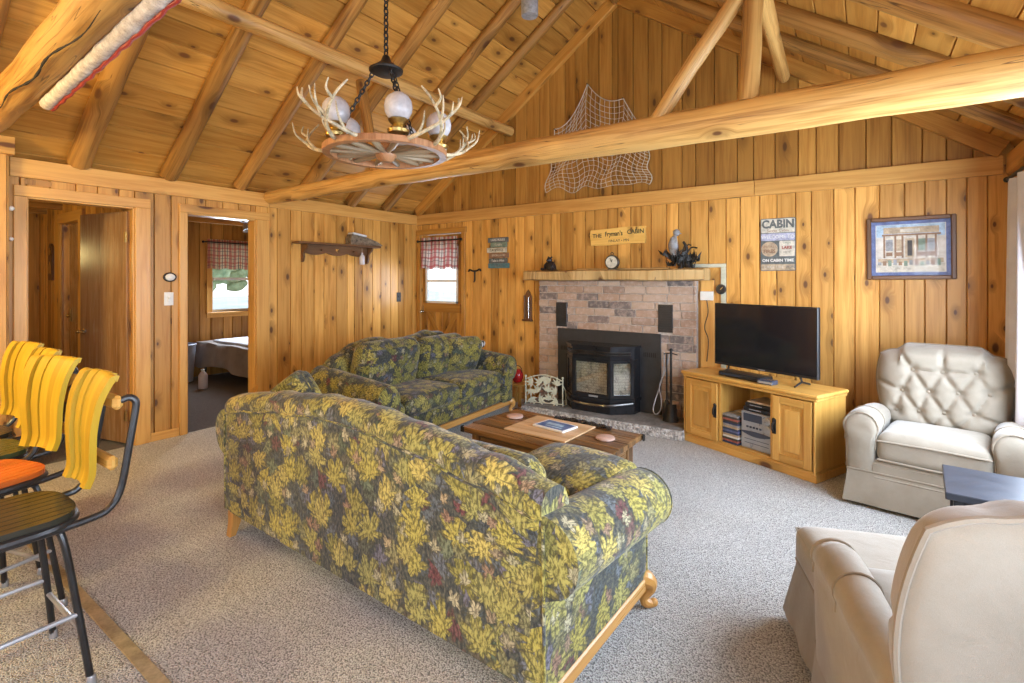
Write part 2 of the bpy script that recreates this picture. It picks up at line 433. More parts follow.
M['birch'] = plain('papery white bark', (.62, .57, .53), .75, vary=.4, nscale=30, bump=.8, col2=(.33, .28, .25))
M['redcord'] = plain('red cord', (.36, .03, .025), .6, vary=.2)
M['redglass'] = plain('red glass', (.42, .02, .02), .15, vary=.2, bump=0)
M['ropewhite'] = plain('white twine', (.62, .56, .44), .9, vary=.2, bump=0)
M['bark'] = plain('birch bark basket', (.22, .16, .10), .8, vary=.5, nscale=30, bump=.5)
M['dark'] = plain('dark void board', (.012, .010, .008), .9, vary=.1, bump=0)
M['silver'] = plain('silver plastic', (.42, .43, .45), .3, .4, vary=.1, bump=.02)
M['bluegrey'] = plain('dark display plastic', (.05, .06, .09), .2, vary=.1, bump=0)
M['paper'] = plain('white paper', (.72, .72, .72), .7, vary=.06, bump=.03)
M['bluepaper'] = plain('blue printed cover', (.09, .17, .34), .45, vary=.5, nscale=40, bump=0, col2=(.03, .06, .16))
M['coaster'] = plain('pinkish stone coaster', (.55, .37, .30), .6, vary=.2)
M['ink'] = plain('dark lettering', (.03, .028, .026), .6, vary=.1, bump=0)
M['inkwhite'] = plain('white lettering', (.72, .70, .64), .6, vary=.05, bump=0)
M['inkgreen'] = plain('green black lettering', (.035, .05, .025), .6, vary=.1, bump=0)
M['tablet'] = plain('blue black laminate', (.030, .036, .052), .35, vary=.15, bump=0)
M['soap'] = plain('milky bottle', (.62, .58, .60), .4, vary=.08, bump=0)
M['bluebin'] = plain('pale blue plastic', (.42, .47, .58), .45, vary=.1)

def carpet(name, c1, c2, c3):
    s = NT(name); o = s.obj()
    v = s.voro(s.scale(o, (1, 1, 0)), 150.0); d = v.outputs['Distance']
    sep = s.n('ShaderNodeSeparateColor', {0: v.outputs['Color']})
    n1 = s.noise(o, 2.2, 3.0); n2 = s.noise(o, 240.0, 2.0)
    f = s.math('ADD', s.math('MULTIPLY', sep.outputs[0], .5), s.math('MULTIPLY_ADD', n2, .35, s.math('MULTIPLY', n1, .25)))
    col = s.ramp(f, [(.28, c3), (.52, c2), (.8, c1)])
    col = s.mix(s.smooth(d, .35, .75), col, tuple(.5*x for x in c3))
    h = s.math('SUBTRACT', 1.0, d)
    return s.bsdf(col, .95, normal=s.bump(s.math('ADD', h, s.math('MULTIPLY', n2, .4)), .8, .008), spec=.1, **{'Sheen Weight': .2})
M['carpet'] = carpet('berber loop carpet', (.74, .725, .69), (.585, .57, .53), (.38, .365, .335))
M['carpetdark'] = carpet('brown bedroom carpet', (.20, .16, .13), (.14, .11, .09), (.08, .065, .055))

def brickmat():
    s = NT('tumbled clay brick'); rnd = s.rnd(); o = s.obj()
    n1 = s.noise(o, 22, 4.0, .65); n2 = s.noise(o, 140, 2.0)
    base = s.ramp(rnd, [(.0, (.38, .25, .175)), (.22, (.47, .345, .255)), (.42, (.33, .225, .165)), (.60, (.50, .385, .295)), (.76, (.39, .26, .18)), (.82, (.13, .115, .11)), (1.0, (.22, .175, .155))])
    c = s.mix(s.smooth(n1, .42, .68, 0.0, .55), base, (.56, .44, .37))
    c = s.mix(s.smooth(n1, .56, .40, 0.0, .0), c, (.1, .08, .07))
    return s.bsdf(c, .85, normal=s.bump(s.math('ADD', n1, s.math('MULTIPLY', n2, .4)), .5, .006), spec=.2)
M['brick'] = brickmat()
M['mortar'] = plain('pale mortar', (.52, .45, .39), .9, vary=.25, nscale=40, bump=.4)

def hearthstone():
    s = NT('rough cut hearth edge'); o = s.obj()
    n = s.noise(o, 38, 4.0, .7); v = s.voro(o, 46, d='3D').outputs['Distance']
    c = s.ramp(n, [(.35, (.20, .195, .19)), (.5, (.42, .41, .40)), (.62, (.66, .65, .63))])
    return s.bsdf(c, .85, normal=s.bump(s.math('ADD', n, v), .9, .012), spec=.2)
M['rockface'] = hearthstone()

def plaid(name, base, stripe, dark):
    s = NT(name); uv = s.uv(); x = s.n('ShaderNodeSeparateXYZ', {0: uv})
    def bands(v, f, w, ph=0.0):
        return s.math('LESS_THAN', s.math('FRACT', s.math('MULTIPLY_ADD', v, f, ph)), w)
    a = bands(x.outputs[0], 11, .42); b = bands(x.outputs[0], 11, .1, .3); c = bands(x.outputs[1], 9, .22); d = bands(x.outputs[1], 9, .06, .5)
    col = s.mix(s.math('MULTIPLY', a, .75), base, stripe)
    col = s.mix(s.math('MULTIPLY', c, .65), col, stripe)
    col = s.mix(s.math('MULTIPLY', s.math('MAXIMUM', b, d), .85), col, dark)
    nd = s.n('ShaderNodeBsdfTranslucent'); s.set(nd.inputs[0], col)
    bs = s.n('ShaderNodeBsdfDiffuse'); s.set(bs.inputs[0], col)
    mx = s.n('ShaderNodeMixShader', {0: .45}); s.t.links.new(bs.outputs[0], mx.inputs[1]); s.t.links.new(nd.outputs[0], mx.inputs[2])
    s.t.links.new(mx.outputs[0], s.out.inputs[0]); return s.m
M['plaidred'] = plaid('red plaid valance', (.74, .66, .60), (.46, .07, .07), (.10, .06, .07))
M['plaidtan'] = plaid('tan and red plaid valance', (.72, .58, .38), (.48, .12, .09), (.06, .06, .08))

def glass(name, tint=(1, 1, 1), gloss=.08):
    s = NT(name)
    n = s.noise(s.obj(), 3.0, 1.0)
    t = s.n('ShaderNodeBsdfTransparent', {0: tint}); g = s.n('ShaderNodeBsdfGlossy', {0: (1, 1, 1), 'Roughness': s.math('MULTIPLY', n, .04)})
    mx = s.n('ShaderNodeMixShader', {0: gloss}); s.t.links.new(t.outputs[0], mx.inputs[1]); s.t.links.new(g.outputs[0], mx.inputs[2])
    s.t.links.new(mx.outputs[0], s.out.inputs[0]); return s.m
M['glass'] = glass('window glass'); M['picglass'] = glass('picture glass', gloss=.006)
M['stoveglass'] = glass('stove glass', (.86, .86, .84), .14)

def globe():
    s = NT('frosted glass globe'); o = s.obj()
    n = s.noise(o, 25, 3.0)
    c = s.ramp(n, [(.3, (.40, .38, .39)), (.7, (.58, .56, .56))])
    return s.bsdf(c, .25, spec=.5, **{'Transmission Weight': .0, 'Subsurface Weight': .0})
M['globe'] = globe()
M['stove'] = plain('glossy black stove enamel', (.020, .020, .023), .16, .2, vary=.2, bump=.02)
M['darkchrome'] = plain('dull dark metal', (.16, .155, .15), .3, .9, vary=.2, bump=.03)
M['rimwood'] = wood('reddish wheel rim wood', (.42, .20, .09), (.28, .125, .05), (.12, .055, .022), knots=0.0, vary=.2, grain=1.3)
M['rustspoke'] = wood('grey brown wheel spokes', (.34, .25, .15), (.24, .16, .09), (.12, .075, .04), knots=0.0, vary=.3, grain=1.2)
def screen():
    s = NT('dark television glass'); n = s.noise(s.obj(), 2.0, 1.0)
    return s.bsdf(s.ramp(n, [(.2, (.010, .010, .012)), (.8, (.016, .016, .019))]), .09, spec=.6)
M['screen'] = screen()
def firebrick():
    s = NT('firebox lining paled for reflection'); uv = s.obj()  # lining colour lightened to stand for the bright reflection in the stove glass
    b = s.n('ShaderNodeTexBrick', {'Vector': s.n('ShaderNodeMapping', {0: uv, 'Rotation': (pi/2, 0, 0)}).outputs[0], 'Color1': (.80, .74, .60, 1), 'Color2': (.70, .63, .50, 1), 'Mortar': (.36, .32, .26, 1), 'Scale': 9.0, 'Mortar Size': .02})
    n = s.noise(uv, 14, 4.0, .7)
    c = s.mix(s.smooth(n, .5, .66, 0.0, .75), b.outputs['Color'], (.08, .065, .05))
    return s.bsdf(c, .9)
M['firebrick'] = firebrick()
def storeprint():
    # generic watercolour wash for the framed print ground
    s = NT('watercolour paper'); n = s.noise(s.obj(), 16, 4.0, .7)
    return s.bsdf(s.ramp(n, [(.3, (.42, .38, .33)), (.5, (.58, .54, .47)), (.7, (.68, .65, .60))]), .8)
M['wash'] = storeprint()
for k, c in dict(p_blue=(.13, .17, .34), p_brown=(.30, .17, .10), p_tan=(.50, .38, .25), p_cream=(.64, .58, .47), p_grey=(.32, .32, .33), p_red=(.40, .12, .09),
                 p_green=(.20, .27, .20), p_sky=(.42, .56, .68), p_dark=(.07, .06, .055), p_teal=(.10, .22, .25), p_slate=(.13, .14, .135), p_lav=(.44, .44, .56), p_navy=(.04, .06, .13), p_ivory=(.64, .60, .48)).items():
    M[k] = plain(k[2:] + ' painted colour', c, .65, vary=.3, nscale=30, bump=.05)
# ------------------------------------------------------------------ the setting
W, YB = 5.99, -7.6                 # room width, rear end
ZE, ZR, XR = 2.40, 4.46, 2.985     # eave height, ridge height, ridge x
SL = (ZR-ZE)/XR
def roof(x): return ZE + SL*(x if x < XR else 2*XR-x)

def frame(o, u, n):                # local x=u, y=outward normal, z=up
    u, n = Vector(u), Vector(n); v = Vector((0,0,1))
    m = Matrix((( u.x, n.x, v.x, o[0]), (u.y, n.y, v.y, o[1]), (u.z, n.z, v.z, o[2]), (0,0,0,1)))
    return m
def plank(g, M, u0, u1, b0, b1, t0, t1, thick=.10, t=.013, gap=.0055):
    # one board: full-width back, bevelled long edges on the face
    e0, e1 = u0+gap, u1-gap
    V = [(u0,-thick,b0),(u1,-thick,b1),(u1,-thick,t1),(u0,-thick,t0),
         (u0,0,b0),(u1,0,b1),(u1,0,t1),(u0,0,t0),
         (e0,t,b0),(e1,t,b1),(e1,t,t1),(e0,t,t0)]
    F = [(0,1,2,3),(4,7,11,8),(5,9,10,6),(8,11,10,9),(0,3,7,4),(1,5,6,2),(0,4,5,1),(4,8,9,5),(3,2,6,7),(7,6,10,11)]
    g.add(V, F, M, 2)
def boards(g, M, u0, u1, bot, top, holes=(), w=(.105, .165), seed=1, **kw):
    rr = random.Random(seed); cuts = [u0]; hs = sorted({h for ho in holes for h in ho[:2]})
    while cuts[-1] < u1-1e-6:
        nx = min(cuts[-1] + rr.uniform(*w), u1)
        if u1 - nx < .05: nx = u1
        for h in hs:
            if cuts[-1] + 1e-4 < h < nx - 1e-4: nx = h; break
        cuts.append(nx)
    for a, b in zip(cuts, cuts[1:]):
        mid = (a+b)/2; segs = [(None, None)]
        lo = bot; parts = []
        for h in sorted([h for h in holes if h[0] < mid < h[1]], key=lambda h: h[2]):
            if h[2] > lo + 1e-4: parts.append((lo, h[2]))
            lo = h[3]
        parts.append((lo, None))
        for p0, p1 in parts:
            plank(g, M, a, b, p0, p0, p1 if p1 is not None else top(a), p1 if p1 is not None else top(b), **kw)

ML = frame((0,0,0), (0,1,0), (1,0,0))
D1 = (-4.005, -3.328, 0, 2.03); D2 = (-2.925, -2.284, 0, 2.03)
g = G(); boards(g, ML, YB, 0.0, 0, lambda u: 2.30, [D1, D2], seed=11); struct(g.done('wall_left', M['pine']))
MB = frame((0,0,0), (1,0,0), (0,-1,0))
D3 = (.10, .84, 0, 2.03)
g = G(); boards(g, MB, -.1, W+.1, 0, lambda u: 2.24, [D3], seed=5); struct(g.done('wall_back', M['pine']))
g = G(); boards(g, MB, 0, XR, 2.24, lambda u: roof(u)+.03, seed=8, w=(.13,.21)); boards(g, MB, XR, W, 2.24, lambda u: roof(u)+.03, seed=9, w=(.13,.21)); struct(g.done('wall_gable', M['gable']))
MR = frame((W,0,0), (0,1,0), (-1,0,0))
WR1 = (-2.95, -.80, .62, 2.02); WR2 = (-6.3, -4.2, .62, 2.02)
g = G(); boards(g, MR, YB, 0.0, 0, lambda u: 2.30, [WR1, WR2], seed=21); struct(g.done('wall_right', M['pine']))
MF = frame((0,YB,0), (1,0,0), (0,1,0))
WF = (2.6, 5.2, .70, 2.10)
g = G(); boards(g, MF, 0, XR, 0, lambda u: roof(u)+.03, [WF], seed=31); boards(g, MF, XR, W, 0, lambda u: roof(u)+.03, [WF], seed=32); struct(g.done('wall_front', M['pine']))

# ceilings: wide boards along the ridge direction, cut into lengths
def slope(name, left, seed):
    Ls = math.hypot(XR, ZR-ZE); ca, sa = XR/Ls, (ZR-ZE)/Ls
    sgn = 1 if left else -1
    u = Vector((sgn*ca, 0, sa)); n = Vector((sgn*sa, 0, -ca)); v = Vector((0, 1, 0))
    o = Vector((0 if left else W, 0, ZE))
    if not left: o.x = 2*XR
    Mx = Matrix(((u.x,n.x,v.x,o.x),(u.y,n.y,v.y,o.y),(u.z,n.z,v.z,o.z),(0,0,0,1)))
    rr = random.Random(seed); g = G(); s0 = -.25
    ys = [YB-.05, -6.9, -6.24, -5.6, -4.97, -4.34, -3.70, -3.07, -2.44, -1.78, -1.12, -.577, .02]
    while s0 < Ls:
        s1 = min(s0 + rr.uniform(.185, .235), Ls)
        if Ls - s1 < .08: s1 = Ls
        y = 0; k = 0
        while k < len(ys)-1:
            k2 = min(k + rr.choice((2, 3, 3, 4)), len(ys)-1)
            plank(g, Mx, s0, s1, ys[k], ys[k], ys[k2], ys[k2], thick=.06, t=.014, gap=.0075)
            k = k2
        s0 = s1
    struct(g.done(name, M['ceil']))
slope('ceiling_left', True, 3); slope('ceiling_right', False, 4)

g = G(); g.box(-.01, W+.1, YB-.1, .1, -.1, 0, grain=1); struct(g.done('floor', M['carpet']))
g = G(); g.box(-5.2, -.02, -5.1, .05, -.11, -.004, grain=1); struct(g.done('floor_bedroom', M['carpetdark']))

# dark eave boards behind the wall plates
g = G(); g.box(-.16, -.12, YB, .0, 2.20, 2.40, grain=1); g.box(W+.12, W+.16, YB, .0, 2.20, 2.40, grain=1); g.box(-.2, .0, .0, .1, 2.15, 2.62); g.box(W, W+.2, .0, .1, 2.15, 2.62); struct(g.done('wall_eave', M['rafter']))
# plates and trim boards
tn = [0]
def trim(boxes, mat='trim', bev=.003, grain=1):
    tn[0] += 1; g = G()
    for b in boxes: g.box(*b, bev=bev, grain=(max(range(3), key=lambda k: b[2*k+1]-b[2*k])))
    return struct(g.done('trim_%d' % tn[0], M[mat]))
trim([(.013, .045, -4.10, -2.16, 2.168, 2.307), (.013, .040, -2.155, -.03, 2.172, 2.305)])
trim([(.03, 4.3, -.045, -.013, 2.168, 2.307), (4.303, 5.93, -.045, -.013, 2.168, 2.307)])
trim([(5.945, 5.977, YB, -.02, 2.168, 2.307)])
def casing(y0, y1, z, l, r, top, th=.034):
    trim([(.013, th, y0-l, y0, 0, z), (.013, th, y1, y1+r, 0, z), (.013, th+.003, y0-l, y1+r, z, z+top)])
    trim([(-.115, .013, y0-.004, y0+.012, 0, z), (-.115, .013, y1-.012, y1+.004, 0, z), (-.115, .013, y0, y1, z-.012, z+.004)])
casing(D1[0], D1[1], 2.03, .072, .112, .08)
casing(D2[0], D2[1], 2.03, .066, .135, .075)
trim([(.013, .028, -3.214, -2.993, 0, .075), (.013, .028, -2.147, -.02, 0, .075)])
trim([(.95, 1.98, -.028, -.013, 0, .075), (4.0, W-.02, -.028, -.013, 0, .075)])
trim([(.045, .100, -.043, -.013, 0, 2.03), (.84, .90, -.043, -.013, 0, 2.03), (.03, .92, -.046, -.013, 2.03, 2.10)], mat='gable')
# edge rafters flush with the gable
g = G()
Ls = math.hypot(XR, ZR-ZE); a = math.atan2(ZR-ZE, XR)
g.box(0, Ls, -.07, -.013, -.135, -.012, T(0,0,ZE) @ RY(-a), .004, 0)
g.box(0, Ls, -.07, -.013, -.135, -.012, T(2*XR,0,ZE) @ RZ(pi) @ T(0,.083,0) @ RY(-a), .004, 0)
tn[0] += 1; struct(g.done('trim_%d' % tn[0], M['ceil']))
g = G(); g.box(XR-.02, XR+.02, YB, -.07, ZR-.17, ZR-.03, grain=1, bev=.004); tn[0] += 1; struct(g.done('trim_%d' % tn[0], M['rafter']))
# stub partition at the end of the left wall, with its cap board
g = G(); boards(g, frame((.0,-4.125,0), (1,0,0), (0,1,0)), 0, .10, 0, lambda u: 2.305, seed=41, thick=.25, w=(.09,.12)); boards(g, frame((.10,-4.375,0), (0,1,0), (1,0,0)), 0, .25, 0, lambda u: 2.305, seed=42, thick=.08); struct(g.done('wall_partition', M['pine']))
trim([(-.02, .15, -4.36, -4.09, 2.305, 2.43)])
# carpet edging strip
trim([(1.2, 3.45, -4.29, -4.245, .0, .007)], mat='stripm', bev=.002)

# ------------------------------------------------------------------ hall and bedroom behind the left wall
g = G()
boards(g, frame((-5.0,-3.20,0), (1,0,0), (0,-1,0)), 0, 4.9, 0, lambda u: 2.34, [(2.52, 3.20, 0, 2.06)], seed=51, thick=.08)
struct(g.done('wall_hall', M['pine']))
g = G(); boards(g, frame((-3.45,-5.0,0), (0,1,0), (1,0,0)), 0, 1.8, 0, lambda u: 2.34, seed=52); struct(g.done('wall_hall_end', M['gable']))
g = G(); boards(g, frame((-5.0,-5.0,0), (1,0,0), (0,1,0)), 0, 4.9, 0, lambda u: 2.34, seed=53); struct(g.done('wall_hall_side', M['pine']))
trim([(-2.55, -2.47, -3.235, -3.213, 0, 2.06), (-1.80, -1.70, -3.245, -3.213, 0, 2.06), (-2.56, -1.69, -3.24, -3.213, 2.06, 2.17)])
BW = (-1.40, -.42, .93, 1.93)
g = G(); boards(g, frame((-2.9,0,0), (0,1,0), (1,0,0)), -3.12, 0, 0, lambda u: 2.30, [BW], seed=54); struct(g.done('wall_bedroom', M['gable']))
g = G(); boards(g, frame((-2.9,0,0), (1,0,0), (0,-1,0)), 0, 2.8, 0, lambda u: 2.30, seed=55); struct(g.done('wall_bedroom_side', M['pine']))
g = G()
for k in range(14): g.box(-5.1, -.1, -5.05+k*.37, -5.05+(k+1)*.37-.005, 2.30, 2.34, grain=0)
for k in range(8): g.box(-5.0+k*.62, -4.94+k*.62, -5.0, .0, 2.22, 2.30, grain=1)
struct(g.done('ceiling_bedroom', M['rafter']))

def window(n, M0, w, h, mid=True, parts=('window_frame', 'sash', 'pane', 'sill'), cas=.08, deep=.10, mat='trim', sashmat='white'):
    # local: x along wall, y out into the room, z up; origin = lower left corner of the opening
    g = G(); c = cas
    g.box(-c, 0, .013, .034, -c, h+c, bev=.003); g.box(w, w+c, .013, .034, -c, h+c, bev=.003)
    g.box(0, w, .013, .034, h, h+c, bev=.003, grain=0); g.box(0, w, .013, .034, -c, 0, bev=.003, grain=0)
    for b in ((-.012, .004, -deep, .013, 0, h), (w-.004, w+.012, -deep, .013, 0, h), (0, w, -deep, .013, h-.004, h+.012)): g.box(*b)
    o = struct(g.done('window_%d' % n, M[mat])); o.matrix_world = M0
    s = G(); f = .035
    for z0, z1, y in (((0, h*.52, -.05), (h*.48, h, -.075)) if mid else ((0, h, -.06),)):
        s.box(0, f, y, y+.025, z0, z1, bev=.003); s.box(w-f, w, y, y+.025, z0, z1, bev=.003)
        s.box(f, w-f, y, y+.025, z0, z0+f, bev=.003, grain=0); s.box(f, w-f, y, y+.025, z1-f, z1, bev=.003, grain=0)
    s.done('sash', M[sashmat], o)
    p = G()
    for z0, z1, y in (((0, h*.52, -.04), (h*.48, h, -.065)) if mid else ((0, h, -.05),)): p.box(f, w-f, y, y+.004, z0+f, z1-f)
    p.done('pane', M['glass'], o)
    q = G(); q.box(-c-.01, w+c+.01, .005, .06, -.022, 0, bev=.004, grain=0); q.done('sill', M[mat], o)
    return o
window(1, frame((-2.9,BW[0],BW[2]), (0,1,0), (1,0,0)), BW[1]-BW[0], BW[3]-BW[2])
window(2, frame((W,WR1[1],WR1[2]), (0,-1,0), (-1,0,0)), WR1[1]-WR1[0], WR1[3]-WR1[2], mid=False)
window(3, frame((W,WR2[1],WR2[2]), (0,-1,0), (-1,0,0)), WR2[1]-WR2[0], WR2[3]-WR2[2], mid=False)
window(4, frame((WF[1],YB,WF[2]), (-1,0,0), (0,1,0)), WF[1]-WF[0], WF[3]-WF[2], mid=False)

# door_1: flush hall door standing open; door_2: dark door seen inside the hall; door_3: exterior door in the corner
o = bpy.data.objects.new('door_1', None); C.objects.link(o); struct(o); o.location = (-.06, -3.345, 0); o.rotation_euler = (0, 0, pi+R(13))
g = G(); g.box(0, .655, -.02, .018, .012, 2.0, bev=.002); g.done('panel', M['veneer'], o)
g = G()
for sd in (1, -1):
    y = .018 if sd > 0 else -.02
    g.lathe([(.028, 0), (.028, .006), (.012, .010), (.010, .045), (.02, .05), (.022, .056), (.0001, .058)], 14, T(.595, y, .95) @ RX(-sd*pi/2))
    g.tube([(.595, y+sd*.05, .95), (.56, y+sd*.054, .95), (.50, y+sd*.05, .948)], [.010, .009, .007], 8)
g.done('handle', M['chrome'], o)
for z in (.25, 1.78):
    g = G(); g.box(-.012, .03, .018, .022, z-.045, z+.045); g.tube([(0,.024,z-.045),(0,.024,z+.045)], .007); g.done('hinge', M['brass'], o)
o = bpy.data.objects.new('door_2', None); C.objects.link(o); struct(o); o.location = (-2.47, -3.20, 0)
g = G(); g.box(0, .66, .05, .085, .01, 2.05, bev=.002); g.done('panel', M['veneer'], o)
g = G(); g.box(.05, .08, .03, .05, .93, 1.08, bev=.004); g.ball(.022, T(.065, .022, 1.0)); g.done('handle', M['brass'], o)
# exterior door
o = bpy.data.objects.new('door_3', None); C.objects.link(o); struct(o); o.location = (.105, -.0, 0)
g = G(); w = .73
wx0, wx1, wz0, wz1 = .06, .645, 1.10, 1.88
n = 6
for k in range(n):
    x0, x1 = w*k/n, w*(k+1)/n
    g.box(x0+.001, x1-.001, .005, .04, .012, wz0, bev=.003); g.box(x0+.001, x1-.001, .005, .04, wz1, 2.02, bev=.003)
g.box(0, wx0, .005, .04, wz0, wz1); g.box(wx1, w, .005, .04, wz0, wz1)
g.done('panel', M['gable'], o)
g = G()
for x0, x1, z0, z1 in ((.03, w-.03, .98, 1.10), (.03, w-.03, .06, .18), (.0, .10, .18, .98), (w-.10, w, .18, .98)): g.box(x0, x1, -.012, .006, z0, z1, bev=.003, grain=0 if x1-x0 > .3 else 2)
for sg in (1, -1):
    g.box(-.47, .47, -.010 if sg > 0 else -.006, .006, -.035, .035, T(w/2, 0, .58) @ RY(sg*R(56)), .003, 0)
g.done('brace', M['gable'], o)
g = G()
for b in ((wx0, wx0+.03, -.006, .03, wz0, wz1), (wx1-.03, wx1, -.006, .03, wz0, wz1), (wx0, wx1, -.006, .03, wz0, wz0+.03), (wx0, wx1, -.006, .03, wz1-.03, wz1), (wx0, wx1, -.004, .03, 1.385, 1.415)): g.box(*b, bev=.002)
g.done('sash', M['white'], o)
g = G(); g.box(wx0+.03, wx1-.03, .012, .016, wz0+.03, wz1-.03); g.done('pane', M['glass'], o)
g = G(); g.lathe([(.026, 0), (.026, .006), (.011, .01), (.011, .04), (.026, .05), (.028, .062), (.016, .074), (.0001, .076)], 14, T(.028, -.004, .98) @ RX(pi/2)); g.box(.008, .05, -.004, .006, .88, 1.06, bev=.002); g.done('handle', M['chrome'], o)

# outdoors
g = G()
nx = 26
def hill(u, v):
    x, y = -40+80*u, -40+80*v
    rr = max(0, math.hypot(x-3, y+3.5)-9)
    return (x, y, -.45 + .012*rr + .12*sin(x*.4)*cos(y*.3)*min(1, rr/6))
g.grid(hill, nx, nx)
s = NT('pale dry lawn'); nn = s.noise(s.obj(), .6, 4.0); n2 = s.noise(s.obj(), 9, 3.0)
M['lawn'] = s.bsdf(s.ramp(s.math('MULTIPLY_ADD', n2, .3, s.math('MULTIPLY', nn, .7)), [(.35, (.62, .64, .52)), (.6, (.82, .82, .76))]), .95)
struct(g.done('ground', M['lawn']))
s = NT('hazed leafy crown'); nn = s.noise(s.obj(), 3.5, 4.0)
M['leaf'] = s.bsdf(s.ramp(nn, [(.35, (.16, .24, .12)), (.65, (.40, .50, .30))]), .9)  # leaf greens lightened to put outdoor haze into the colour
def tree(x, y, h, r, label, conifer=False):
    t = thing('tree', label, 'tree', (x, y, -.5), 0, 'trees outside the windows')
    g = G(); g.tube(curve([(0,0,0), (.05,.02,h*.4), (0,.05,h*.8)], 4), [.14*h/5*(1-.07*k) for k in range(9)], 8); g.done('trunk', M['bark'], t)
    g = G(); rr = random.Random(int(x*10+y))
    for k in range(38):
        zz = rr.uniform(.28, 1)
        q = r*(1-zz*.85 if conifer else math.sqrt(max(.05, 1-((zz-.62)/.42)**2)))*rr.uniform(.2, 1)
        th = rr.uniform(0, 2*pi); sz = r*rr.uniform(.16, .34)
        prof = [(max(1e-4, sz*sin(pi*i/5)*rr.uniform(.8, 1.15)), -sz*.8*cos(pi*i/5)) for i in range(6)]
        g.lathe(prof, 8, T(q*cos(th), q*sin(th), h*zz) @ RX(rr.uniform(-.5, .5)) @ RY(rr.uniform(-.5, .5)))
    g.done('crown', M['leaf'], t, angle=20)
tree(-19.5, 3.2, 6.2, 2.4, 'green leafy tree on the lawn outside the bedroom window')
tree(-20.5, 6.0, 4.8, 2.2, 'rounded green tree on the lawn, second outside the bedroom window')
tree(-21.5, 9.2, 5.2, 2.4, 'pale green tree at the far side of the bedroom window view')
tree(-24.5, 7.4, 7.0, 2.2, 'darker conifer on the lawn behind the bedroom window', True)
# ------------------------------------------------------------------ roof timbers
def log(g, a, b, r0, r1, n=14, wob=.012, seg=12, seed=0, M=I4):
    rr = random.Random(seed); a, b = Vector(a), Vector(b); pts = []; rad = []
    d = (b-a).normalized(); up = Vector((0,0,1)) if abs(d.z) < .8 else Vector((1,0,0)); s = d.cross(up).normalized(); t = d.cross(s)
    p1, p2 = rr.uniform(0, 6), rr.uniform(0, 6)
    for i in range(n+1):
        f = i/n; w = sin(pi*f)
        pts.append(a.lerp(b, f) + s*wob*w*sin(5*f+p1) + t*wob*w*sin(4*f+p2)); rad.append((r0+(r1-r0)*f)*(1+rr.uniform(-.05, .05)))
    g.tube(pts, rad, seg, M)
ordn = ['nearest', 'second from', 'third from', 'fourth from', 'fifth from', 'sixth from', 'seventh from', 'eighth from', 'ninth from', 'tenth from']
RY_ = [-.577, -1.12, -1.78, -2.44, -3.07, -3.70, -4.34, -4.97, -5.6, -6.24]
for side in (0, 1):
    for k, y in enumerate(RY_[:8 if side == 0 else 7]):
        g = G(); r = .066 + .007*((k*7+side*3) % 3 - 1)
        off = .012 + r*.55
        if side == 0: a, b = Vector((.0, y, roof(.0))), Vector((XR, y, ZR))
        else: a, b = Vector((W, y, roof(W))), Vector((XR, y, ZR))
        d = (b-a).normalized(); nrm = Vector((d.z, 0, -d.x)) if side == 0 else Vector((-d.z, 0, d.x))
        if nrm.z > 0: nrm = -nrm
        log(g, a+nrm*off-d*.02, b+nrm*off-d*.09, r*1.08, r*.9, seed=k*5+side, wob=.014)
        o = g.done('log_rafter', M['rafter'])
        tag(o, 'peeled log rafter on the %s roof slope, %s the fireplace gable' % ('doors-side' if side == 0 else 'window-side', ordn[k]), 'rafter', 'log rafters')
g = G(); log(g, (.03, -2.15, 2.268), (W-.02, -2.13, 2.262), .068, .104, n=22, wob=.012, seg=16, seed=3)
tie = tag(g.done('tie_beam', M['log']), 'long peeled log tie beam crossing the room in front of the gable', 'log beam')
g = G(); log(g, (.20, -4.225, 2.505), (W-.02, -4.44, 2.50), .092, .096, n=22, wob=.01, seg=16, seed=9)
tb = tag(g.done('tie_beam', M['log']), 'thick cracked log beam over the bar stools, white pole along it', 'log beam')
g = G(); g.tube([(.75+.062*k, -4.2425-.0366*(.55+.062*k)+.0945*cos(R(238+.9*k+7*sin(k*.5))), 2.5045+.0945*sin(R(238+.9*k+7*sin(k*.5)))) for k in range(34)], [.0012+.0045*sin(pi*k/33)*(1+.4*sin(k*1.9)) for k in range(34)], 6); g.done('crack', M['dark'], tb)
g = G(); log(g, (1.60, -.02, 3.205), (1.60, -7.5, 3.18), .060, .066, n=26, wob=.012, seed=12)
tag(g.done('log_purlin', M['log']), 'long log purlin under the rafters above the chandelier', 'log beam')
g = G(); log(g, (4.545, -.14, 3.15), (4.86, -7.5, 3.16), .050, .062, n=26, wob=.008, seed=14); g.ball(.05, T(4.545, -.14, 3.15))
tag(g.done('log_purlin', M['log']), 'log purlin with rounded end right of the upright log post', 'log beam')
g = G(); log(g, (4.614, -2.14, 2.345), (4.66, -2.14, 3.11), .051, .049, n=8, wob=.004, seed=5)
tag(g.done('log_post', M['log']), 'upright log post standing on the tie beam beside the slanted brace', 'log post')
g = G(); log(g, (1.70, -2.15, 2.33), (1.50, -2.15, 3.15), .047, .044, n=8, wob=.006, seed=6)
tag(g.done('log_post', M['rafter']), 'log post between tie beam and purlin, behind the chandelier', 'log post')
g = G(); log(g, (4.135, -2.15, 2.325), (4.615, -2.15, 2.965), .044, .046, n=10, wob=.006, seed=7)
tag(g.done('log_brace', M['log']), 'slanted pale log brace rising from the tie beam to the upright post', 'log brace')
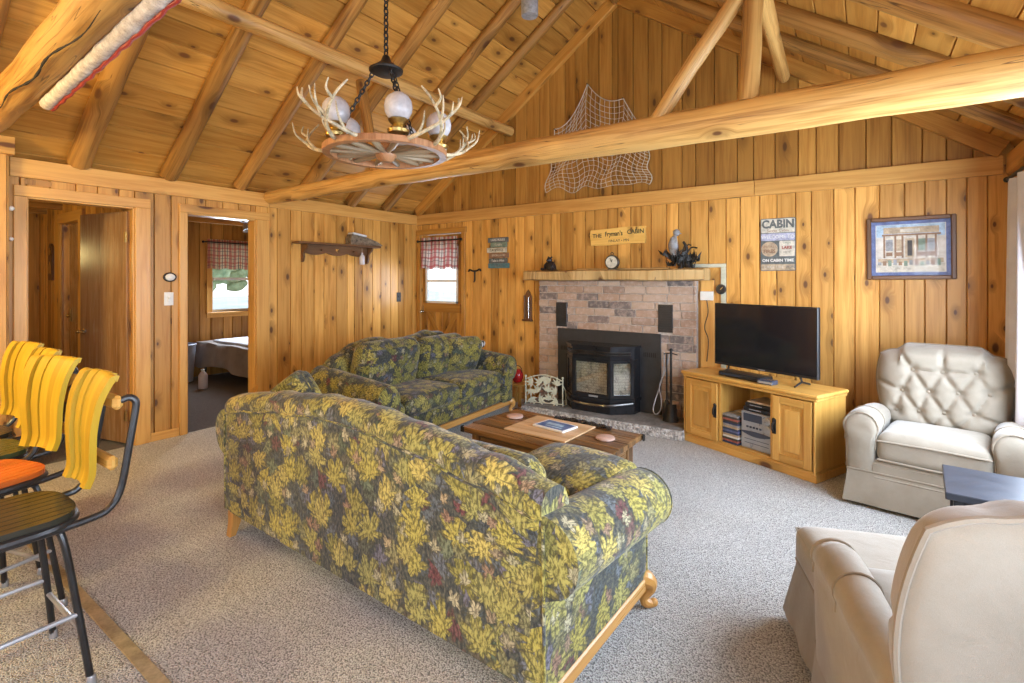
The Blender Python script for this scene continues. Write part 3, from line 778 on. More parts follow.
# white pole slung under the nearer beam, red cord on its lower edge
t = thing('painted_pole', 'papery white pole with red lower edge slung along the thick log beam', 'pole', (1.33, -4.178, 2.405))
dv = Vector((1.9, -.078, .02)); g = G(); rr = random.Random(2)
pts = [dv*f for f in [i/40 for i in range(41)]]
g.tube(pts, [.032*(1+.06*sin(i*.9)+.05*sin(i*2.3+1)) for i in range(len(pts))], 12); g.done('pole', M['birch'], t)
g = G(); g.tube([p + Vector((0, .024+.003*sin(i*1.7), -.026+.003*sin(i*2.3))) for i, p in enumerate(pts)], .0095, 8); g.done('cord', M['redcord'], t)
# dark cylinder lamp on a rod under the ridge
t = thing('ceiling_lamp', 'dark metal cylinder hanging from the ridge near the gable', 'lamp', (2.985, -1.72, 3.44))
g = G(); g.lathe([(.05, .02), (.062, .02), (.066, .03), (.066, .35), (.05, .38), (.018, .39)], 20); g.done('shade', M['p_grey'], t)
g = G(); g.tube([(0,0,.36), (0,0,.82)], .012); g.done('rod', M['iron'], t)

# ------------------------------------------------------------------ wagon wheel chandelier
ch = thing('chandelier', 'wagon wheel chandelier with antlers and frosted globes on a black chain', 'chandelier', (2.97, -3.14, 2.105))
Rv = Vector((cos(.6105), sin(.6105), 0)); Fv = Vector((-sin(.6105), cos(.6105), 0))
def pol(a, r, z=0): return Rv*r*cos(a) + Fv*r*sin(a) + Vector((0,0,z))
g = G(); g.lathe([(.290, -.017), (.327, -.017), (.330, -.014), (.330, .014), (.327, .017), (.290, .017), (.290, -.017)], 48, cap=False); g.done('wheel_rim', M['rimwood'], ch)
g = G(); g.lathe([(.001, -.05), (.03, -.05), (.04, -.04), (.055, -.02), (.06, .0), (.055, .03), (.04, .05), (.028, .06), (.001, .06)], 20); hb = g.done('hub', M['rimwood'], ch)
for k in range(14):
    a = 2*pi*(k+.5)/14; g = G(); g.tube([pol(a, .045), pol(a, .17), pol(a, .295)], [.012, .018, .012], 8); g.done('spoke', M['rustspoke'], ch)
def chain(g, a, b, r=.008, L=.03):
    a, b = Vector(a), Vector(b); n = max(2, int((b-a).length/(L*.72))); d = (b-a).normalized()
    s = d.cross(Vector((0,0,1)) if abs(d.z) < .9 else Vector((1,0,0))).normalized(); t2 = d.cross(s)
    for i in range(n):
        c = a.lerp(b, (i+.5)/n); w = s if i % 2 else t2
        g.tube([c + d*L*.5*cos(q)+w*L*.28*sin(q) for q in [2*pi*j/8 for j in range(8)]], r*.42, 5, closed=True)
g = G(); g.lathe([(.001, .43), (.06, .43), (.09, .445), (.092, .455), (.06, .475), (.03, .50), (.018, .53), (.001, .54)], 24); g.done('canopy_plate', M['iron'], ch)
g = G(); chain(g, (0,0,.53), (0,0,2.17), .011, .045); g.done('chain', M['iron'], ch)
for k in range(3):
    g = G(); a = 2*pi*k/3 - 1.0; chain(g, pol(a, .07, .44), pol(a, .305, .02), .010, .036); g.done('chain', M['iron'], ch)
for k in range(5):
    a = R(224+72*k)
    g = G(); g.lathe([(.045, .03), (.052, .035), (.055, .05), (.04, .06), (.03, .075), (.042, .085), (.052, .10), (.045, .105)], 16, T(*pol(a, .285))); cp = g.done('lamp_cup', M['brass'], ch)
    g = G(); g.lathe([(.034, .102), (.052, .112), (.066, .138), (.070, .165), (.066, .193), (.052, .216), (.034, .228), (.030, .232), (.0001, .232)], 22, T(*pol(a, .285))); g.done('globe', M['globe'], ch)
def antler(sd):
    rr = random.Random(sd); g = G()
    # local: x outward from the wheel, z up, y sideways
    s = 1 if sd % 2 else -1
    main = curve([(-.05, 0, .0), (.02, s*.03, .0), (.09, s*.09, .03), (.13, s*.165, .08), (.125, s*.225, .145), (.085, s*.25, .205)], 5)
    n = len(main); g.tube(main, [.0105*(1-.72*i/(n-1)) + .0018 for i in range(n)], 8)
    for f, v, L in ((.30, (.35, s*.15, .9), .12), (.52, (.5, -s*.1, .9), .135), (.74, (.45, s*.35, .75), .085)):
        p = main[int(f*(n-1))]; v = Vector((v[0]*1.5, v[1], v[2]*.85)).normalized(); L *= rr.uniform(.85, 1.1)
        q = curve([p, p+v*L*.5+Vector((.012, 0, 0)), p+v*L+Vector((-.02, 0, .015))], 4); m = len(q)
        g.tube(q, [.0078*(1-.8*i/(m-1)) + .001 for i in range(m)], 7)
    return g
for k, deg in enumerate((188, 232, 262, 300, 335, 8, 60, 110, 150)):
    a = R(deg); p = pol(a, .325, .01); g0 = antler(k)
    ang = math.atan2((Rv*cos(a)+Fv*sin(a)).y, (Rv*cos(a)+Fv*sin(a)).x)
    bmesh.ops.transform(g0.bm, matrix=T(*p) @ RZ(ang), verts=g0.bm.verts)
    g0.done('antler', M['antler'], ch)

# ------------------------------------------------------------------ fishing net on the gable
t = thing('fishing_net', 'pale twine fishing net draped from three nails on the gable', 'net', (2.7, -.04, 2.4))
def topedge(u):
    P = [(-.46, .72), (-.05, 1.14), (.36, .90), (.62, .50)]
    seg = [0, .36, .72, 1]
    for i in range(3):
        if u <= seg[i+1] + 1e-6:
            f = (u-seg[i])/(seg[i+1]-seg[i]); x = P[i][0]+(P[i+1][0]-P[i][0])*f; z = P[i][1]+(P[i+1][1]-P[i][1])*f
            return x, z - (.22, .16, .08)[i]*4*f*(1-f)*.55
def netp(u, v):
    x, z = topedge(u); xb = -.56 + 1.2*u; zb = .02 - .03*u + .02*sin(u*17)
    vv = v**.9
    xx = x + (xb-x)*vv + .022*sin(v*13+u*9)*(.3+v); zz = z + (zb-z)*vv + .018*sin(u*23+v*5)*v
    return (xx, -.012 + .03*sin(u*11+v*4)*v - .018*v, zz)
g = G()
NU, NV = 22, 17
for i in range(NU+1): g.tube([netp(i/NU, j/24) for j in range(25)], .0026 if 0 < i < NU else .005, 4, cap=False)
for j in range(NV+1): g.tube([netp(i/36, j/NV) for i in range(37)], .0026 if j else .005, 4, cap=False)
g.done('netting', M['ropewhite'], t)
for u in (0, .36, .72):
    x, z = topedge(u); g = G(); g.tube([(x, .03, z-.01), (x, -.03, z)], .005, 6); g.done('nail', M['iron'], t)
# ------------------------------------------------------------------ things on the left wall
def plate(name, label, M0, w, h, mat, cat, inner, group=None):
    t = thing(name, label, cat, group=group); t.matrix_world = M0
    g = G(); g.box(-w/2, w/2, 0, .006, -h/2, h/2, bev=.003); g.done('plate', M[mat], t)
    inner(t); return t
def rocker(t):
    g = G(); g.box(-.012, .012, .005, .010, -.026, .026, bev=.002); g.box(-.005, .005, .008, .020, .0, .014, bev=.002); g.done('switch_toggle', M['white'], t)
def toggle(t):
    g = G(); g.box(-.006, .006, .005, .018, -.004, .014, bev=.002); g.done('switch_toggle', M['black'], t)
def FL(y, z, x=.013): return frame((x, y, z), (0,1,0), (1,0,0))
def FB(x, z, y=-.013): return frame((x, y, z), (-1,0,0), (0,-1,0)) @ RZ(0)
def FBr(x, z, y=-.013): return frame((x, y, z), (1,0,0), (0,-1,0))
plate('light_switch', 'white light switch plate between the two doorways', FL(-3.071, 1.243), .075, .118, 'white', 'switch', rocker)
plate('light_switch', 'dark metal switch plate on boards near the corner', FL(-.354, 1.185), .075, .125, 'iron', 'switch', toggle)
t = thing('thermostat', 'oval white thermostat above the switch between the doorways', 'thermostat'); t.matrix_world = FL(-3.063, 1.437)
g = G(); g.lathe([(.052, 0), (.055, .006), (.050, .012), (.040, .014), (.0001, .014)], 24, RX(-pi/2) @ Matrix.Diagonal((1, .78, 1, 1))); g.done('base', M['iron'], t)
g = G(); g.lathe([(.040, .013), (.038, .020), (.030, .024), (.0001, .025)], 24, RX(-pi/2) @ Matrix.Diagonal((1, .78, 1, 1))); g.done('dial', M['white'], t)
for z, nm in ((1.92, 'upper'), (1.70, 'lower')):
    t = thing('wall_hook', 'small white porcelain knob hook, %s of two by the hall doorway' % nm, 'hook'); t.matrix_world = FL(-4.097, z, .034)
    g = G(); g.tube([(0,0,0), (0,.02,-.003), (0,.034,.006)], [.007, .006, .006], 8); g.done('stem', M['chrome'], t)
    g = G(); g.ball(.014 if nm == 'lower' else .018, T(0, .038, .008)); g.done('knob', M['white'], t)
g = G(); g.box(-.075, .075, 0, .002, -.02, .02, bev=.0008)
tg = g.done('name_tag', M['rafter']); tg.matrix_world = FL(-3.94, 2.142); tag(tg, 'small dark plaque above the hall doorway', 'plaque')
lettering('O:2', .03, Matrix(((-1,0,0,0),(0,0,1,.0022),(0,1,0,0),(0,0,0,1))) @ RY(pi), M['p_cream'], tg) if False else None

# heart cut-out shelf
sh = thing('wall_shelf', 'dark wooden wall shelf with scalloped heart apron and pegs', 'shelf'); sh.matrix_world = FL(-1.33, 1.81)
g = G(); g.box(-.56, .56, 0, .145, 0, .022, bev=.005, grain=0); g.done('shelf_board', M['walnut'], sh)
ap = [(-.44, .0), (-.44, -.075)] + [(-.44+.88*i/24, -.085-.03*abs(sin(2*pi*i/24*1.5))) for i in range(1, 24)] + [(.44, -.075), (.44, .0)]
g = G(); g.prism(ap, .012, .03, grain=0); g.done('apron', M['walnut'], sh)
hp = [(.022*(16*sin(q)**3)/16, .022*(13*cos(q)-5*cos(2*q)-2*cos(3*q)-cos(4*q))/16-.052) for q in [2*pi*k/24 for k in range(24)]]
g = G(); g.prism(hp, .0298, .0308); g.done('heart', M['pine'], sh)
for x in (-.44, .44):
    br = [(0, 0), (.125, 0), (.125, -.025), (.10, -.05), (.07, -.07), (.045, -.10), (.05, -.14), (.035, -.185), (.015, -.20), (0, -.20)]
    g = G(); g.prism(br, -.011, .011, T(x, 0, 0) @ RZ(pi/2)); g.done('bracket', M['walnut'], sh)
for x in (-.22, .0, .22):
    g = G(); g.tube([(x, .03, -.06), (x, .065, -.053)], [.006, .008], 8); g.done('peg', M['walnut'], sh)
sh_top = 1.832
t = thing('birch_basket', 'birch bark basket with white rim on the wall shelf', 'basket'); t.matrix_world = FL(-1.06, sh_top)
g = G(); g.prism([(-.15, .0), (.30, .0), (.33, .012), (.24, .055), (.10, .095), (-.13, .125), (-.155, .06)], .02, .125, grain=0); g.done('body', M['bark'], t)
g = G(); g.box(-.135, .07, .018, .128, .112, .135, RY(R(7)), .008, 0); g.done('rim', M['paper'], t)
t = thing('hanging_bottle', 'milky little bottle hanging from the wall shelf', 'bottle'); t.matrix_world = FL(-1.00, 1.60)
g = G(); g.lathe([(.026, 0), (.031, .008), (.031, .095), (.024, .115), (.012, .125), (.012, .145), (.0001, .147)], 14, T(0, .06, 0)); g.done('body', M['soap'], t)
g = G(); g.tube([(0,.06,.14), (0,.06,.205)], .002, 5); g.done('string', M['ropewhite'], t)

# ------------------------------------------------------------------ things on the back wall
def txt(s_, size, x, z, y, mat, parent, **k): # text on a board whose local frame is x right, y toward room, z up
    return lettering(s_, size, Matrix(((1,0,0,x),(0,0,-1,y),(0,1,0,z),(0,0,0,1))), M[mat], parent, **k)
def BT(x, z, y=-.013): return T(x, y, z)      # local: x right, -y into the room
# iron key hook
t = thing('hanging_hook', 'black iron T-shaped hook beside the exterior door', 'hook', (1.054, -.013, 1.50))
g = G(); g.tube(curve([(-.10, -.012, .02), (-.08, -.016, .045), (-.04, -.016, .03), (0, -.016, .025), (.04, -.016, .03), (.08, -.016, .05), (.10, -.012, .025)], 4), .010, 8); g.done('bar', M['iron'], t)
g = G(); g.tube([(0, -.012, .03), (0, -.014, -.09), (0, -.03, -.115)], [.010, .008, .008], 8); g.done('shank', M['iron'], t)
# stacked plank sign
t = thing('plank_sign', 'small sign of stacked painted boards left of the mantel', 'sign', (1.424, -.013, 1.76))
rows = [(.145, .155, 'p_slate', 'LAKE RULES', 'inkwhite', -.0, .040), (.085, .125, 'p_green', 'CABIN', 'p_cream', .01, .038), (.02, .150, 'p_ivory', 'CAMPFIRES', 'ink', -.02, .042), (-.045, .150, 'p_brown', 'SMORES AND', 'p_cream', .01, .034), (-.110, .140, 'p_slate', 'Take a Hike', 'inkwhite', .0, .040), (-.172, .160, 'p_teal', 'RELAX', 'p_slate', .01, .042)]
for z, hw, m, s_, lm, dx, ts in rows:
    g = G(); g.box(dx-hw, dx+hw, -.020, -.006, z-.030, z+.030, bev=.003, grain=0); b = g.done('sign_board', M[m], t)
    txt(s_, ts, dx, z, -.021, lm, b)
g = G()
for x in (-.08, .08): g.box(x-.012, x+.012, -.006, 0, -.19, .17)
g.done('batten', M['walnut'], t)
# gothic arch wall pocket
t = thing('arch_ornament', 'dark wooden gothic arch wall ornament below the mantel end', 'ornament', (1.862, -.013, .94))
def arch(w, h, n=10):
    L = [(-w/2, 0), (w/2, 0)]; s0 = h - w*.95
    L += [(w/2 - w*.5*(k/n)**1.6, s0 + (h-s0)*(k/n)) for k in range(n+1)]
    L += [(-w/2 + w*.5*(1-k/n)**1.6, s0 + (h-s0)*(1-k/n)) for k in range(n+1)][1:]
    return L
g = G(); g.prism(arch(.10, .36), -.012, 0); g.done('back_board', M['walnut'], t)
for x in (-.045, .045): g = G(); g.box(x-.008, x+.008, -.028, -.010, .008, .29, bev=.003); g.done('upright', M['walnut'], t)
g = G(); g.box(-.065, .065, -.05, 0, -.012, .008, bev=.003); g.done('ledge', M['walnut'], t)
g = G(); g.box(.010, .020, -.030, -.010, .02, .27, bev=.002); g.done('strip', M['chrome'], t)
# slab sign
t = thing('cabin_sign', 'yellow varnished slab sign with dark lettering above the mantel', 'sign', (2.985, -.013, 1.872), (0, R(-1.0), 0))
ol = [(-.30, -.085), (-.10, -.092), (.12, -.082), (.305, -.088), (.312, -.03), (.302, .03), (.312, .085), (.10, .092), (-.08, .085), (-.30, .082), (-.312, .03), (-.302, -.04)]
g = G(); g.prism(ol, -.028, 0, grain=0); b = g.done('slab', M['signwood'], t)
txt('THE', .058, -.225, .015, -.0285, 'ink', t, bold=.001); txt("Fryman's", .068, -.035, .027, -.0285, 'inkgreen', t, xscale=.82, bold=.0015); txt('CABIN', .062, .205, .034, -.0285, 'inkgreen', t, bold=.0015)
txt('FINLAY \u2022 MN', .040, .02, -.048, -.0285, 'ink', t)
# metal CABIN sign
t = thing('metal_sign', 'tin cabin sign with stacked lettered panels above the television', 'sign', (4.489, -.013, 1.725))
hw, hh = .138, .232
def rr_(x0, x1, z0, z1, r=.012):
    P = []
    for cx, cz, a0 in ((x1-r, z1-r, 0), (x0+r, z1-r, 90), (x0+r, z0+r, 180), (x1-r, z0+r, 270)): P += [(cx+r*cos(R(a0+30*k)), cz+r*sin(R(a0+30*k))) for k in range(4)]
    return P
g = G(); g.prism(rr_(-hw, hw, -hh, hh), -.008, 0); g.done('plate', M['p_slate'], t)
def panel(x0, x1, z0, z1, m, y=-.0095):
    g = G(); g.prism(rr_(x0, x1, z0, z1, .006), y, -.007); return g.done('panel', M[m], t)
b = panel(-hw+.006, hw-.006, .105, hh-.006, 'p_ivory'); txt('CABIN', .098, 0, .178, -.010, 'p_slate', b, bold=.004, xscale=.88); txt('Sweet Cabin', .034, 0, .122, -.010, 'p_brown', b)
b = panel(-hw+.006, hw-.006, .035, .099, 'p_lav'); txt('WELCOME TO', .042, .0, .066, -.010, 'inkwhite', b, xscale=.95)
b = panel(.012, hw-.006, -.105, .030, 'p_cream'); txt('OPEN', .024, .07, .012, -.010, 'p_green', b); txt('LAKE', .034, .07, -.03, -.010, 'p_red', b, bold=.002); txt('VIEW', .024, .07, -.07, -.010, 'p_slate', b)
g = G(); g.lathe([(.066, 0), (.066, .004), (.060, .005), (.0001, .005)], 28, T(-.066, -.008, -.04) @ RX(pi/2)); b = g.done('round_badge', M['p_tan'], t)
txt('SMORES', .032, -.066, -.022, -.0135, 'p_brown', b); txt('FIRES', .042, -.066, -.06, -.0135, 'p_brown', b, bold=.002)
b = panel(-hw+.006, hw-.006, -.168, -.112, 'p_slate'); txt('ON CABIN TIME', .034, 0, -.141, -.010, 'inkwhite', b, bold=.001)
b = panel(-hw+.006, hw-.006, -.226, -.174, 'p_tan'); txt('LAKE LIFE', .036, -.03, -.2, -.010, 'p_cream', b); txt('FUN', .034, .10, -.2, -.010, 'p_slate', b)
# framed print
t = thing('framed_picture', 'framed watercolour of an old storefront with blue mat', 'picture', (5.404, -.013, 1.66), (0, R(-.4), 0))
pw, ph = .275, .245
g = G()
for x0, x1, z0, z1 in ((-pw, -pw+.032, -ph, ph), (pw-.032, pw, -ph, ph), (-pw+.032, pw-.032, ph-.032, ph), (-pw+.032, pw-.032, -ph, -ph+.032)): g.box(x0, x1, -.026, 0, z0, z1, bev=.006, grain=2 if x1-x0 < .1 else 0)
g.done('frame', M['walnut'], t)
g = G(); g.box(-pw+.03, pw-.03, -.012, -.006, -ph+.03, ph-.03); g.done('blue_mat', M['p_blue'], t)
g = G(); g.box(-pw+.060, pw-.060, -.0135, -.012, -ph+.058, ph-.058); pr = g.done('print', M['wash'], t)
def pb(x0, x1, z0, z1, m, k=0):
    g = G(); g.box(x0, x1, -.0142-.0004*k, -.0135, z0, z1); return g.done('painted_shape', M[m], pr)
pb(-.21, .21, .09, .185, 'p_sky'); pb(-.165, .175, .115, .165, 'p_tan', 1); pb(-.175, .185, .098, .112, 'p_brown', 2); pb(-.06, .06, .125, .150, 'p_cream', 3)
pb(-.16, .165, -.075, .098, 'p_cream', 1)
for x in (-.16, -.09, -.045, .045, .10, .155): pb(x-.006, x+.006, -.075, .098, 'p_brown', 3)
for x, m in ((-.128, 'p_grey'), (-.066, 'p_tan'), (.072, 'p_green'), (.128, 'p_grey')): pb(x-.022, x+.022, -.02, .07, m, 2); pb(x-.02, x+.02, -.06, -.03, 'p_brown', 2)
pb(-.028, .028, -.075, .075, 'p_tan', 2); pb(-.015, .015, -.06, .06, 'p_dark', 3)
pb(-.20, .20, -.115, -.080, 'p_tan', 1); pb(-.21, .21, -.185, -.12, 'p_cream', 1)
for k in range(12): x = -.19+.033*k; pb(x-.012, x+.010, -.13-.004*(k % 3), -.105+.006*(k % 4), ('p_grey', 'p_brown', 'p_green')[k % 3], 4)
g = G(); g.box(-pw+.03, pw-.03, -.0185, -.0165, -ph+.03, ph-.03); g.done('glass', M['picglass'], t)
# painted wooden cable cover, thermostat disc, white switch box
t = thing('cable_cover', 'cream cable cover running from mantel down behind the television', 'cable cover', (3.93, -.013, 1.53))
g = G(); g.box(-.28, .13, -.022, 0, .0, .035, bev=.004, grain=0); g.done('top_run', M['offwhite'], t)
g = G(); g.box(.085, .13, -.022, 0, -.95, -.001, bev=.004); g.done('drop_run', M['offwhite'], t)
t = thing('wall_dial', 'round black dial on the cream cable cover', 'dial', (4.02, -.036, 1.325))
g = G(); g.lathe([(.044, 0), (.047, .006), (.045, .016), (.035, .018), (.0001, .018)], 24, RX(pi/2)); g.done('case', M['black'], t)
g = G(); g.lathe([(.034, .018), (.032, .021), (.0001, .021)], 24, RX(pi/2)); g.done('face', M['iron'], t)
g = G(); g.box(-.003, .003, -.026, -.020, -.004, .026, RY(R(40))); g.done('pointer', M['brass'], t)
# ------------------------------------------------------------------ fireplace
fp = thing('fireplace', 'low brick fireplace with black side vents under a log mantel', 'fireplace', (2.95, -.10, 0))
bx0, bx1, bz1 = -.878, .862, 1.405
cut = (-.622, .534, 0, .90)      # insert panel hides this part
g = G(); g.box(bx0+.004, bx1-.004, -.004, .085, .0, bz1-.002); g.done('mortar_bed', M['mortar'], fp)
g = G(); rr = random.Random(4); z = .09; row = 0
def split(a, b):              # brick runs that skip the vents and the insert panel
    return [(a, b)]
while z < bz1-.02:
    h = .079; x = bx0 - (.12 if row % 2 else .0)
    while x < bx1:
        L = .245 if row % 3 else .23
        x0, x1 = max(x, bx0), min(x+L-.010, bx1)
        if x1-x0 > .02:
            zz1 = min(z+h-.009, bz1)
            segs = [(x0, x1)]
            if z < .86: 
                segs = [q for q in ((x0, min(x1, cut[0]+.03)), (max(x0, cut[1]-.03), x1)) if q[1]-q[0] > .015]
            for v0, v1 in ((-.661, -.507), (.493, .654)):
                if .885 < z+h*.6 and z < 1.165:
                    segs = [q for s_ in segs for q in ((s_[0], min(s_[1], v0+.012)), (max(s_[0], v1-.012), s_[1])) if q[1]-q[0] > .012]
            for q in segs:
                d = rr.uniform(-.003, .004)
                g.box(q[0], q[1], -.014-d, .01, z, zz1, bev=.004, grain=0, rnd=rr.random())
        x += L
    z += h; row += 1
g.done('brickwork', M['brick'], fp)
for x0, x1, z0, z1 in ((-.654, -.514, .90, 1.165), (.50, .647, .90, 1.17)):
    g = G(); g.box(x0, x1, -.020, .0, z0, z1, bev=.003)
    v = g.done('vent', M['black'], fp)
    g = G()
    for k in range(11): g.box(x0+.01, x1-.01, -.026, -.018, z0+.014+k*(z1-z0-.02)/11, z0+.014+(k+.55)*(z1-z0-.02)/11, RX(0), .001)
    g.done('louvre', M['matblack'], v)
g = G()
hp = [(-.80, -.49), (-.60, -.475), (-.2, -.485), (.3, -.475), (.86, -.455), (.875, -.3), (.875, .08), (-.83, .08), (-.835, -.2)]
V = []; 
nh = len(hp)
g.prism([(x, y) for x, y in hp], -.092, -.004, RX(-pi/2))
# prism runs along local y; rotate so it stands as a slab
hs = g.done('hearth_slab', [M['stonegrey'], M['rockface']], fp)
for p in hs.data.polygons:
    if abs(p.normal.z) < .5: p.material_index = 1
# wooden upright beside the brick
trim([(3.835, 3.955, -.035, -.013, 0, 1.41)], mat='trim')

# mantel
t = thing('mantel_shelf', 'rough live-edge log mantel shelf above the brick fireplace', 'mantel', (2.92, -.013, 1.405))
g = G(); rr = random.Random(8); nx = 26; pts = []
def mant(u, v):
    x = -.965 + 1.965*u; a = 2*pi*v
    yy = -.13 + .125*max(-1, min(1, 1.35*cos(a))); zz = .055 + .055*max(-1, min(1, 1.35*sin(a)))
    w = 1 + .05*sin(u*19+1)*sin(a*2) + .03*sin(u*43)
    return (x, min(-.002, -.13+(yy+.13)*w - .006*sin(u*9)), .055+(zz-.055)*(1+.08*sin(u*13+a)))
g.grid(mant, nx, 20)
for u in (0, 1):
    Vc = [mant(u, k/20) for k in range(20)]; g.add(Vc, [tuple(range(20))], grain=2)
g.done('log', M['mantelw'], t, angle=50)
g = G(); g.box(-.40, .62, -.045, .0, .112, .132, bev=.004, grain=0); g.done('back_strip', M['mantelw'], t)
MZ = 1.405+.110
# mantel clock
t = thing('mantel_clock', 'small round black clock with cream face on the mantel', 'clock', (2.985, -.16, MZ+.002), R(6))
g = G(); g.box(-.045, .045, -.02, .03, 0, .012, bev=.003); g.done('foot', M['black'], t)
g = G(); g.lathe([(.068, -.022), (.074, -.016), (.074, .02), (.06, .026), (.0001, .026)], 28, T(0, 0, .078) @ RX(-pi/2)); g.done('case', M['black'], t)
g = G(); g.lathe([(.060, .0), (.060, .003), (.0001, .003)], 28, T(0, -.0215, .078) @ RX(pi/2)); f = g.done('face', M['p_ivory'], t)
g = G(); g.box(-.0025, .0025, -.027, -.0245, 0, .045, T(0, 0, .078) @ RY(R(-20))); g.box(-.003, .003, -.027, -.0245, 0, .03, T(0, 0, .078) @ RY(R(15))); g.done('hand', M['ink'], f)
g = G(); g.tube([(.014*cos(q), 0, .165+.014*sin(q)) for q in [2*pi*k/12 for k in range(12)]], .004, 6, closed=True); g.box(-.006, .006, -.005, .005, .148, .156); g.done('ring', M['iron'], t)
# bear figurine
t = thing('bear_figurine', 'little black figurine of a sitting bear on the mantel end', 'figurine', (2.235, -.13, MZ+.002), R(-10))
g = G(); g.lathe([(.05, 0), (.062, .015), (.060, .045), (.045, .08), (.030, .10), (.001, .105)], 14, Matrix.Diagonal((1.15, .9, 1, 1)))
g.ball(.033, T(-.005, -.018, .118)); g.ball(.016, T(-.007, -.046, .112)); g.ball(.011, T(-.026, -.008, .148)); g.ball(.011, T(.018, -.008, .148))
for sx in (-1, 1):
    g.tube(curve([(sx*.04, -.01, .085), (sx*.055, -.035, .055), (sx*.045, -.05, .02)], 4), [.016]*5+[.014]*4, 8); g.tube(curve([(sx*.04, -.01, .02), (sx*.06, -.05, .016), (sx*.065, -.085, .018)], 4), [.022]*5+[.016]*4, 8)
g.done('body', M['black'], t)
g = G(); g.lathe([(.08, 0), (.085, .006), (.08, .01), (.0001, .011)], 16); g.done('base', M['walnut'], t)
# metal sculpture: grey bird above leafy black boughs
t = thing('metal_sculpture', 'dark metal sculpture of a bird on leafy boughs, on mantel', 'sculpture', (3.675, -.14, MZ+.002))
t.scale = (1.3, 1.1, 1.3)
g = G(); rr = random.Random(21)
for k in range(16):
    a = 2*pi*k/16+rr.uniform(-.2, .2); L = rr.uniform(.07, .15); up = rr.uniform(.01, .13)
    tip = Vector((L*cos(a)*1.05, L*sin(a)*.55, up)); g.tube(curve([(0,0,.02), tip*.5+Vector((0,0,.04)), tip], 4), [.010-.0008*i for i in range(9)], 6)
    for j in range(6):
        p = Vector((0,0,.03)).lerp(tip, .45+.11*j); q = RZ(rr.uniform(0, 6)) @ RY(rr.uniform(-.9, .9))
        g.prism([(-.009, 0), (0, -.012), (.010, 0), (.004, .026), (0, .045), (-.004, .026)], -.002, .002, T(*p) @ q)
g.tube(curve([(0,0,0), (.03,0,.09), (.045,.0,.15), (.02,.0,.2)], 4), [.02-.001*i for i in range(13)], 8)
for p in ((.12, .0, .15), (.10, 0, .10), (.075, .01, .17)): g.tube(curve([(.02,0,.06), (p[0]*.6, p[1], p[2]), p], 3), .006, 6)
g.done('boughs', M['iron'], t)
g = G(); g.tube(curve([(-.035, 0, .085), (-.045, -.01, .13), (-.05, -.01, .185), (-.042, -.005, .235), (-.030, 0, .262)], 5), [.010+.022*sin(pi*min(1, i/16))+.004 for i in range(21)], 10)
g.ball(.026, T(-.028, -.004, .268)); g.tube([(-.012, -.01, .266), (.012, -.015, .256)], [.009, .002], 8)
g.prism([(-.02, 0), (.018, 0), (.012, -.05), (.004, -.13), (-.008, -.12), (-.018, -.05)], -.004, .004, T(-.035, -.035, .235) @ RX(R(8))); g.prism([(-.02, 0), (.018, 0), (.012, -.05), (.004, -.13), (-.008, -.12), (-.018, -.05)], -.004, .004, T(-.06, .018, .235))
g.done('bird', M['p_grey'], t)
# white outlet on the upright
t = thing('wall_outlet', 'white outlet box on the board beside the bricks', 'outlet', (3.893, -.035, 1.262))
g = G(); g.box(-.06, .06, -.022, 0, -.042, .042, bev=.004); g.done('box', M['white'], t)
g = G(); g.tube(curve([(.0, -.012, -.04), (.012, -.012, -.16), (-.02, -.012, -.30), (.015, -.010, -.42), (.0, -.01, -.62)], 5), .004, 6); g.done('cord', M['iron'], t)

# ------------------------------------------------------------------ pellet stove insert
st = thing('stove_insert', 'black stove insert with bay glass front in the fireplace', 'stove', (2.90, -.122, .092))
g = G(); g.box(-.572, .584, -.014, .0, .0, .79, bev=.003); pn = g.done('surround_panel', M['matblack'], st)
for x in (-.53, .41):
    g = G()
    for k in range(7): g.box(x+k*.019, x+k*.019+.009, -.0145, -.0138, .555, .60)
    g.done('slot', M['dark'], pn)
plan = [(-.395, -.01), (-.385, -.14), (-.235, -.30), (.18, -.30), (.365, -.145), (.375, -.01)]
def bay(g, sc, z0, z1, off=0):
    P = [(x*sc, y*sc - off) for x, y in plan]; n = len(P)
    V = [(x, y, z0) for x, y in P] + [(x, y, z1) for x, y in P]
    F = [tuple(range(n)), tuple(n+k for k in reversed(range(n)))] + [(k, (k+1) % n, n+(k+1) % n, n+k) for k in range(n)]
    g.add(V, F, I4, 2)
g = G(); bay(g, 1.0, .0, .13); bay(g, 1.035, .125, .15); bay(g, 1.0, .535, .66); bay(g, 1.03, .645, .665); g.done('body', M['stove'], st)
def seg3(i): return Vector((*plan[i], 0)), Vector((*plan[i+1], 0))
g = G()
for i in (1, 2, 3):
    a, b = seg3(i); d = (b-a).normalized(); L = (b-a).length; nrm = Vector((d.y, -d.x, 0))
    m = Matrix(((d.x, -nrm.x, 0, a.x), (d.y, -nrm.y, 0, a.y), (0, 0, 1, 0), (0,0,0,1)))
    for x0, x1 in ((0, .035), (L-.035, L)): g.box(x0, x1, -.004, .018, .15, .535, m, .003)
    g.box(.03, L-.03, -.003, .018, .15, .19, m, .003); g.box(.03, L-.03, -.003, .018, .50, .535, m, .003)
g.box(-.395, -.36, -.14, -.01, .15, .535); g.box(.34, .375, -.145, -.01, .15, .535)
g.done('door_frame', M['stove'], st)
g = G()
for i in (1, 2, 3):
    a, b = seg3(i); d = (b-a).normalized(); L = (b-a).length; nrm = Vector((d.y, -d.x, 0))
    m = Matrix(((d.x, -nrm.x, 0, a.x), (d.y, -nrm.y, 0, a.y), (0, 0, 1, 0), (0,0,0,1)))
    g.box(.03, L-.03, .004, .009, .185, .505, m)
g.done('pane', M['stoveglass'], st)
